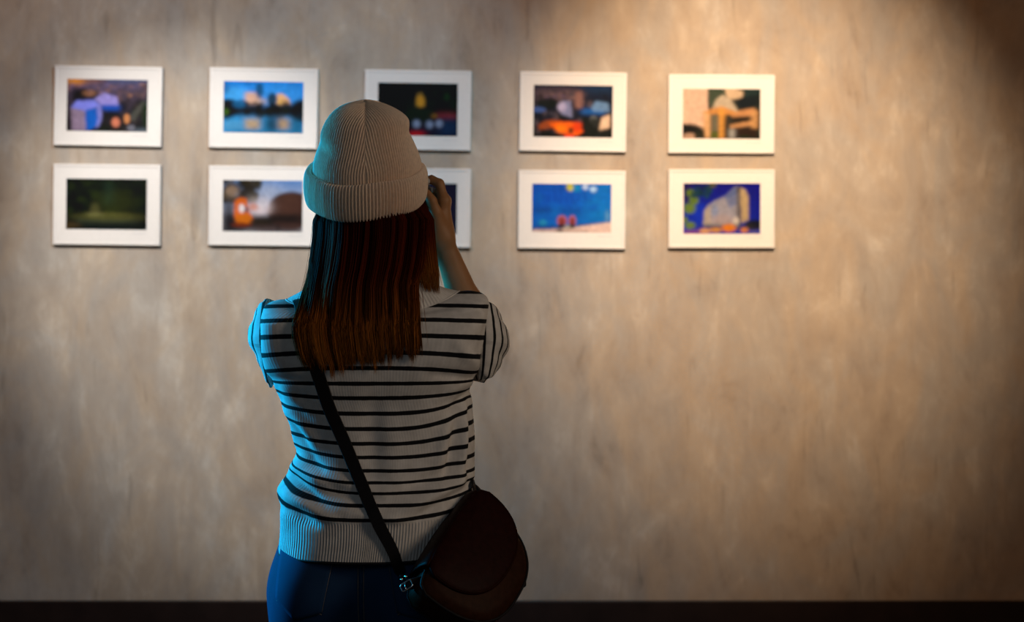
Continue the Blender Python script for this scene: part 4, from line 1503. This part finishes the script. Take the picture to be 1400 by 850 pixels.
out_b = d_outline(BW * 0.50, BH * 0.97, cx=-BW * 0.07, top=0.030, flare=2.6)
c0 = np.array([-BW * 0.07, BH * 0.45])
v, f = loft_outline(out_b, [(0.25, -.036), (0.80, -.034), (0.93, -.029), (0.985, -.021), (1.0, -.010), (1.0, .010), (0.985, .020), (0.93, .028), (0.8, .033), (0.25, .036)], c0)
bag_body = mk('bag_body', v, f, M_leather2, bag)
for z in (-0.024, 0.0235):
    mb = MB()
    q = c0 + (out_b - c0) * 0.978
    mb.tube(loc2w(np.concatenate([q, np.full((len(q), 1), z)], 1)), 0.0022, 6, closed=True)
    v, f = mb.get()
    mk('piping', v, f, M_strap, bag_body)
out_f = d_outline(BW * 0.455, BH * 0.74, cx=BW * 0.015, top=0.026, flare=2.4)
c1 = np.array([BW * 0.015, BH * 0.35])
v, f = loft_outline(out_f, [(0.3, .033), (0.98, .032), (1.0, .0335), (1.0, .0365), (0.985, .038), (0.9, .0400), (0.6, .0425), (0.25, .0435)], c1)
flap = mk('flap', v, f, M_leather, bag)
mb = MB()
q = c1 + (out_f[:72] - c1) * 0.965
mb.tube(loc2w(np.concatenate([q, np.full((len(q), 1), 0.0388)], 1)), 0.0007, 5)
v, f = mb.get()
mk('stitching', v, f, M_leather2, flap)
mb = MB()      # the flap's hinge rolled over the top of the bag
tx = np.linspace(-0.40, 0.40, 24) * BW
rows = []
for a in np.linspace(0, PI, 12):
    rows.append(np.stack([tx, 0.010 - 0.010 * np.sin(a) - 0.006 * (1 - (tx / BW * 2) ** 2), np.full_like(tx, 0.0) + 0.037 * np.cos(a)], -1))
v = np.concatenate(rows)
o = mk('flap_hinge', loc2w(v), grid_faces(12, 24, False), M_leather, flap)
o.modifiers.new('thickness', 'SOLIDIFY').thickness = 0.003
# zip pull on the bag's outer side
zp = loc2w(np.array([[BW * 0.10, BH * 1.00, 0.0]]))[0]
tg = P(716, 793, zp[1]) - zp
zp = P(714, 790, 2.31)
mb = MB()
a = np.linspace(0, 2 * PI, 16, endpoint=False)
mb.tube(np.stack([zp[0] + 0.004 * np.cos(a), np.full(16, zp[1]), zp[2] + 0.006 + 0.004 * np.sin(a)], -1), 0.0012, 6, closed=True)
mb.box(zp + np.array((0.001, 0, -0.006)), (0.0055, 0.003, 0.009), 0.003)
v, f = mb.get()
mk('zip_pull', v, f, M_strap, bag, smooth=False)

# strap: up the back, over the left shoulder, down the front
SP = np.array([(412, 418), (417, 442), (424, 470), (431, 500), (437.5, 520), (450.7, 559), (468, 597.7), (483.7, 636), (500, 675), (516.7, 714), (537, 753), (550, 786)])
sp = catmull(SP, 60)
pts = []
for (x, y) in sp:
    d = P(x, y, 1.0) - np.array((0, 0, CZ))
    hit = sweater_bvh.ray_cast(Vector((0, 0, CZ)), Vector(d))
    if hit[0] is None:
        hit = jeans_bvh.ray_cast(Vector((0, 0, CZ)), Vector(d))
    hp = np.array(hit[0]) if hit[0] is not None else P(x, y, 2.31)
    hp = hp - d / np.linalg.norm(d) * 0.006
    pts.append(hp)
pts = np.array(pts)
for _ in range(6):
    pts[1:-1] = np.minimum(pts[1:-1], (pts[:-2] + pts[2:]) / 2) * np.array((0, 1, 0)) + pts[1:-1] * np.array((1, 0, 1))
buckle_c = P(556.5, 798, 2.215)
back = pts[::-1]                                   # from low to the shoulder
top = [A(409, 409.5, -0.055), A(407, 405.5, -0.02), A(408, 405.5, 0.01), A(411, 410, 0.045)]
front = []
for t in np.linspace(0.05, 1, 26):
    x, z = (1 - t) * P(414, 0, Y0)[0] + t * (XC + 0.145), (1 - t) * 1.315 + t * 1.00
    h_ = sweater_bvh.ray_cast(Vector((x, 4.0, z)), Vector((0, -1, 0)))
    if h_[0] is not None:
        front.append(np.array((x, h_[0][1] + 0.006, z)))
path = np.concatenate([[buckle_c + np.array((-0.004, 0.012, 0.010))], back, top, front, [np.array((XC + 0.174, Y0 + 0.075, 1.003)), np.array((XC + 0.186, Y0 + 0.030, 0.999)), np.array((XC + 0.182, Y0 - 0.020, 0.993)), E2 + np.array((0.006, 0.012, 0.012)), loc2w(np.array([[BW * 0.40, 0.030, 0.0]]))[0]]])
# even resampling
dl = np.concatenate([[0], np.cumsum(np.linalg.norm(np.diff(path, axis=0), axis=1))])
tt = np.linspace(0, dl[-1], 220)
path = np.stack([np.interp(tt, dl, path[:, i]) for i in range(3)], -1)
for _ in range(3):
    path[1:-1] = (path[:-2] + 2 * path[1:-1] + path[2:]) / 4
tn = np.gradient(path, axis=0)
tn /= np.linalg.norm(tn, axis=1)[:, None]
ctr = np.stack([np.full(len(path), XC), np.full(len(path), Y0), path[:, 2]], -1)
ow = path - ctr
ow[:, 2] = np.clip((path[:, 2] - 1.26) * 1.2, 0, 0.2)
ow[:, 0] *= np.interp(np.linspace(0, 1, len(ow)), [0, 0.86, 0.93, 1], [0.35, 0.35, 1.6, 1.6])
ow -= tn * (ow * tn).sum(1)[:, None]
ow /= np.linalg.norm(ow, axis=1)[:, None]
for _ in range(10):
    ow[1:-1] = (ow[:-2] + ow[1:-1] + ow[2:]) / 3
ow /= np.linalg.norm(ow, axis=1)[:, None]
bn = np.cross(tn, ow)
wd = np.interp(np.linspace(0, 1, 220), [0, 0.05, 0.12, 0.3, 1], [0.0078, 0.0085, 0.0100, 0.0112, 0.0105])[:, None]
sec = [(-1, -0.0012), (-1, 0.0006), (-0.93, 0.0014), (0.93, 0.0014), (1, 0.0006), (1, -0.0012)]
v = np.stack([path + bn * wd * a_ + ow * b_ for a_, b_ in sec], 1).reshape(-1, 3)
f = grid_faces(220, 6).tolist() + [list(range(6))[::-1], list(range(219 * 6, 220 * 6))]
strap = mk('strap', v, f, M_strap, bag, smooth=False)
# buckle: rectangular ring, prong and rivets
mb = MB()
cs = [(-1, -1), (1, -1), (1, 1), (-1, 1)]
td = (P(551, 786, 2.23) - P(560, 806, 2.21))
td /= np.linalg.norm(td)
sd = np.cross(td, np.array((0, 1.0, 0)))
sd /= np.linalg.norm(sd)
ring = []
for k_ in range(4):
    a_, b_ = np.array(cs[k_]), np.array(cs[(k_ + 1) % 4])
    for t in np.linspace(0.12, 0.88, 6):
        q = a_ + (b_ - a_) * t
        ring.append(buckle_c + np.array((0, -0.012, 0)) + sd * q[0] * 0.0095 + td * q[1] * 0.0065)
mb.tube(ring, 0.0011, 8, closed=True)
mb.tube([buckle_c + np.array((0, -0.014, 0)) + td * 0.007, buckle_c + np.array((0, -0.016, 0)) + sd * 0.002, buckle_c + np.array((0, -0.014, 0)) - td * 0.008 + sd * 0.003], 0.0009, 8)
v, f = mb.get()
mk('buckle', v, f, M_steel, bag)
for o_ in (-0.0045, 0.0035):
    ctr_ = buckle_c + np.array((0, -0.008, 0)) + td * 0.014 + sd * o_
    v, f = lathe([(0.0024, 0.0), (0.0023, -0.0016), (0.0012, -0.0026), (0.0002, -0.0028)], ctr_, True, 14)
    mk('rivet', v, f, M_steel, bag)
# leather tab that joins the buckle to the bag
for (a_, b_) in ((buckle_c + np.array((0.0, -0.006, 0.0)), loc2w(np.array([[-BW * 0.40, 0.035, 0.030]]))[0]),):
    t_ = b_ - a_
    t_ /= np.linalg.norm(t_)
    s_ = np.cross(t_, np.array((0, 1.0, 0)))
    s_ /= np.linalg.norm(s_)
    o_ = np.cross(s_, t_)
    vs = []
    for t in np.linspace(0, 1, 12):
        p = a_ + (b_ - a_) * t
        for (q, e) in ((-1, -.0012), (-1, .0012), (1, .0012), (1, -.0012)):
            vs.append(p + s_ * q * 0.0085 + o_ * e)
    mk('strap_tab', vs, grid_faces(12, 4).tolist() + [[3, 2, 1, 0], [44, 45, 46, 47]], M_strap, bag, smooth=False)

# ------------------------------------------------------------------ light


def aim(o, target):
    d = Vector(target) - Vector(o.location)
    o.rotation_euler = d.to_track_quat('-Z', 'Y').to_euler()


def spot(name, loc, tgt, power, col, size_deg, blend, rad):
    l = bpy.data.lights.new(name, 'SPOT')
    l.energy, l.color = power, col
    l.spot_size, l.spot_blend, l.shadow_soft_size = math.radians(size_deg), blend, rad
    o = bpy.data.objects.new(name, l)
    COL.objects.link(o)
    o.location = loc
    aim(o, tgt)
    return o


def area(name, loc, tgt, power, col, sx, sy, spread=180):
    l = bpy.data.lights.new(name, 'AREA')
    l.energy, l.color, l.shape, l.size, l.size_y = power, col, 'RECTANGLE', sx, sy
    l.spread = math.radians(spread)
    o = bpy.data.objects.new(name, l)
    COL.objects.link(o)
    o.location = loc
    aim(o, tgt)
    return o


# four track spots ahead of the visitor light the wall, a cool lamp stands to her left
def track(name, loc, tgt, rgb, deg, blend):
    m = max(rgb)
    return spot(name, loc, tgt, m * 4 * PI * PI, tuple(c / m for c in rgb), deg, blend, 0.03)


track('cool_track_spot', (-0.003, 3.274, 3.219), (-1.697, YW, 0.650), (2.88, 4.95, 6.39), 93.8, 0.827)
track('warm_track_spot', (0.784, 3.077, 3.325), (0.912, YW, 1.728), (20.8, 16.3, 11.5), 46.3, 1.0)
track('amber_track_spot', (-1.091, 2.903, 3.580), (-0.547, YW, 1.785), (3.17, 1.26, 0.28), 112.0, 0.627)
track('neutral_track_spot', (-2.0, 3.084, 3.265), (-1.185, YW, 1.450), (11.4, 11.1, 10.3), 35.0, 0.80)
track('teal_side_lamp', (-2.05, 3.14, 1.62), (-0.26, 2.42, 1.12), (0.03, 4.1, 8.2), 48, 0.6).data.shadow_soft_size = 0.22
area('warm_room_fill', (2.5, 0.8, 2.3), (-0.15, 2.4, 1.25), 17, (1.0, 0.76, 0.55), 0.8, 1.0)
area('room_fill', (-0.4, -1.4, 2.7), (-0.2, 2.4, 1.2), 4.2, (0.80, 0.92, 1.0), 1.4, 1.0)
w = bpy.data.worlds.new('dim_room')
bpy.context.scene.world = w
w.use_nodes = True
w.node_tree.nodes['Background'].inputs[0].default_value = (0.82, 0.9, 1.0, 1)
w.node_tree.nodes['Background'].inputs[1].default_value = 0.015

# ------------------------------------------------------------------ camera
cd = bpy.data.cameras.new('camera')
cd.lens, cd.sensor_width, cd.sensor_fit = 50.0, 36.0, 'HORIZONTAL'
cd.shift_y = -(425.0 - HZ) / 1400.0
cd.dof.use_dof = True
cd.dof.focus_distance = Y0 - 0.10
cd.dof.aperture_fstop = 4.5
co = bpy.data.objects.new('camera', cd)
COL.objects.link(co)
co.location = (0, 0, CZ)
co.rotation_euler = (PI / 2, 0, 0)
sc = bpy.context.scene
sc.camera = co
sc.view_settings.view_transform = 'Standard'
sc.view_settings.look = 'None'
sc.view_settings.exposure = 0.0
sc.view_settings.gamma = 1.0
sc.view_settings.use_curve_mapping = False
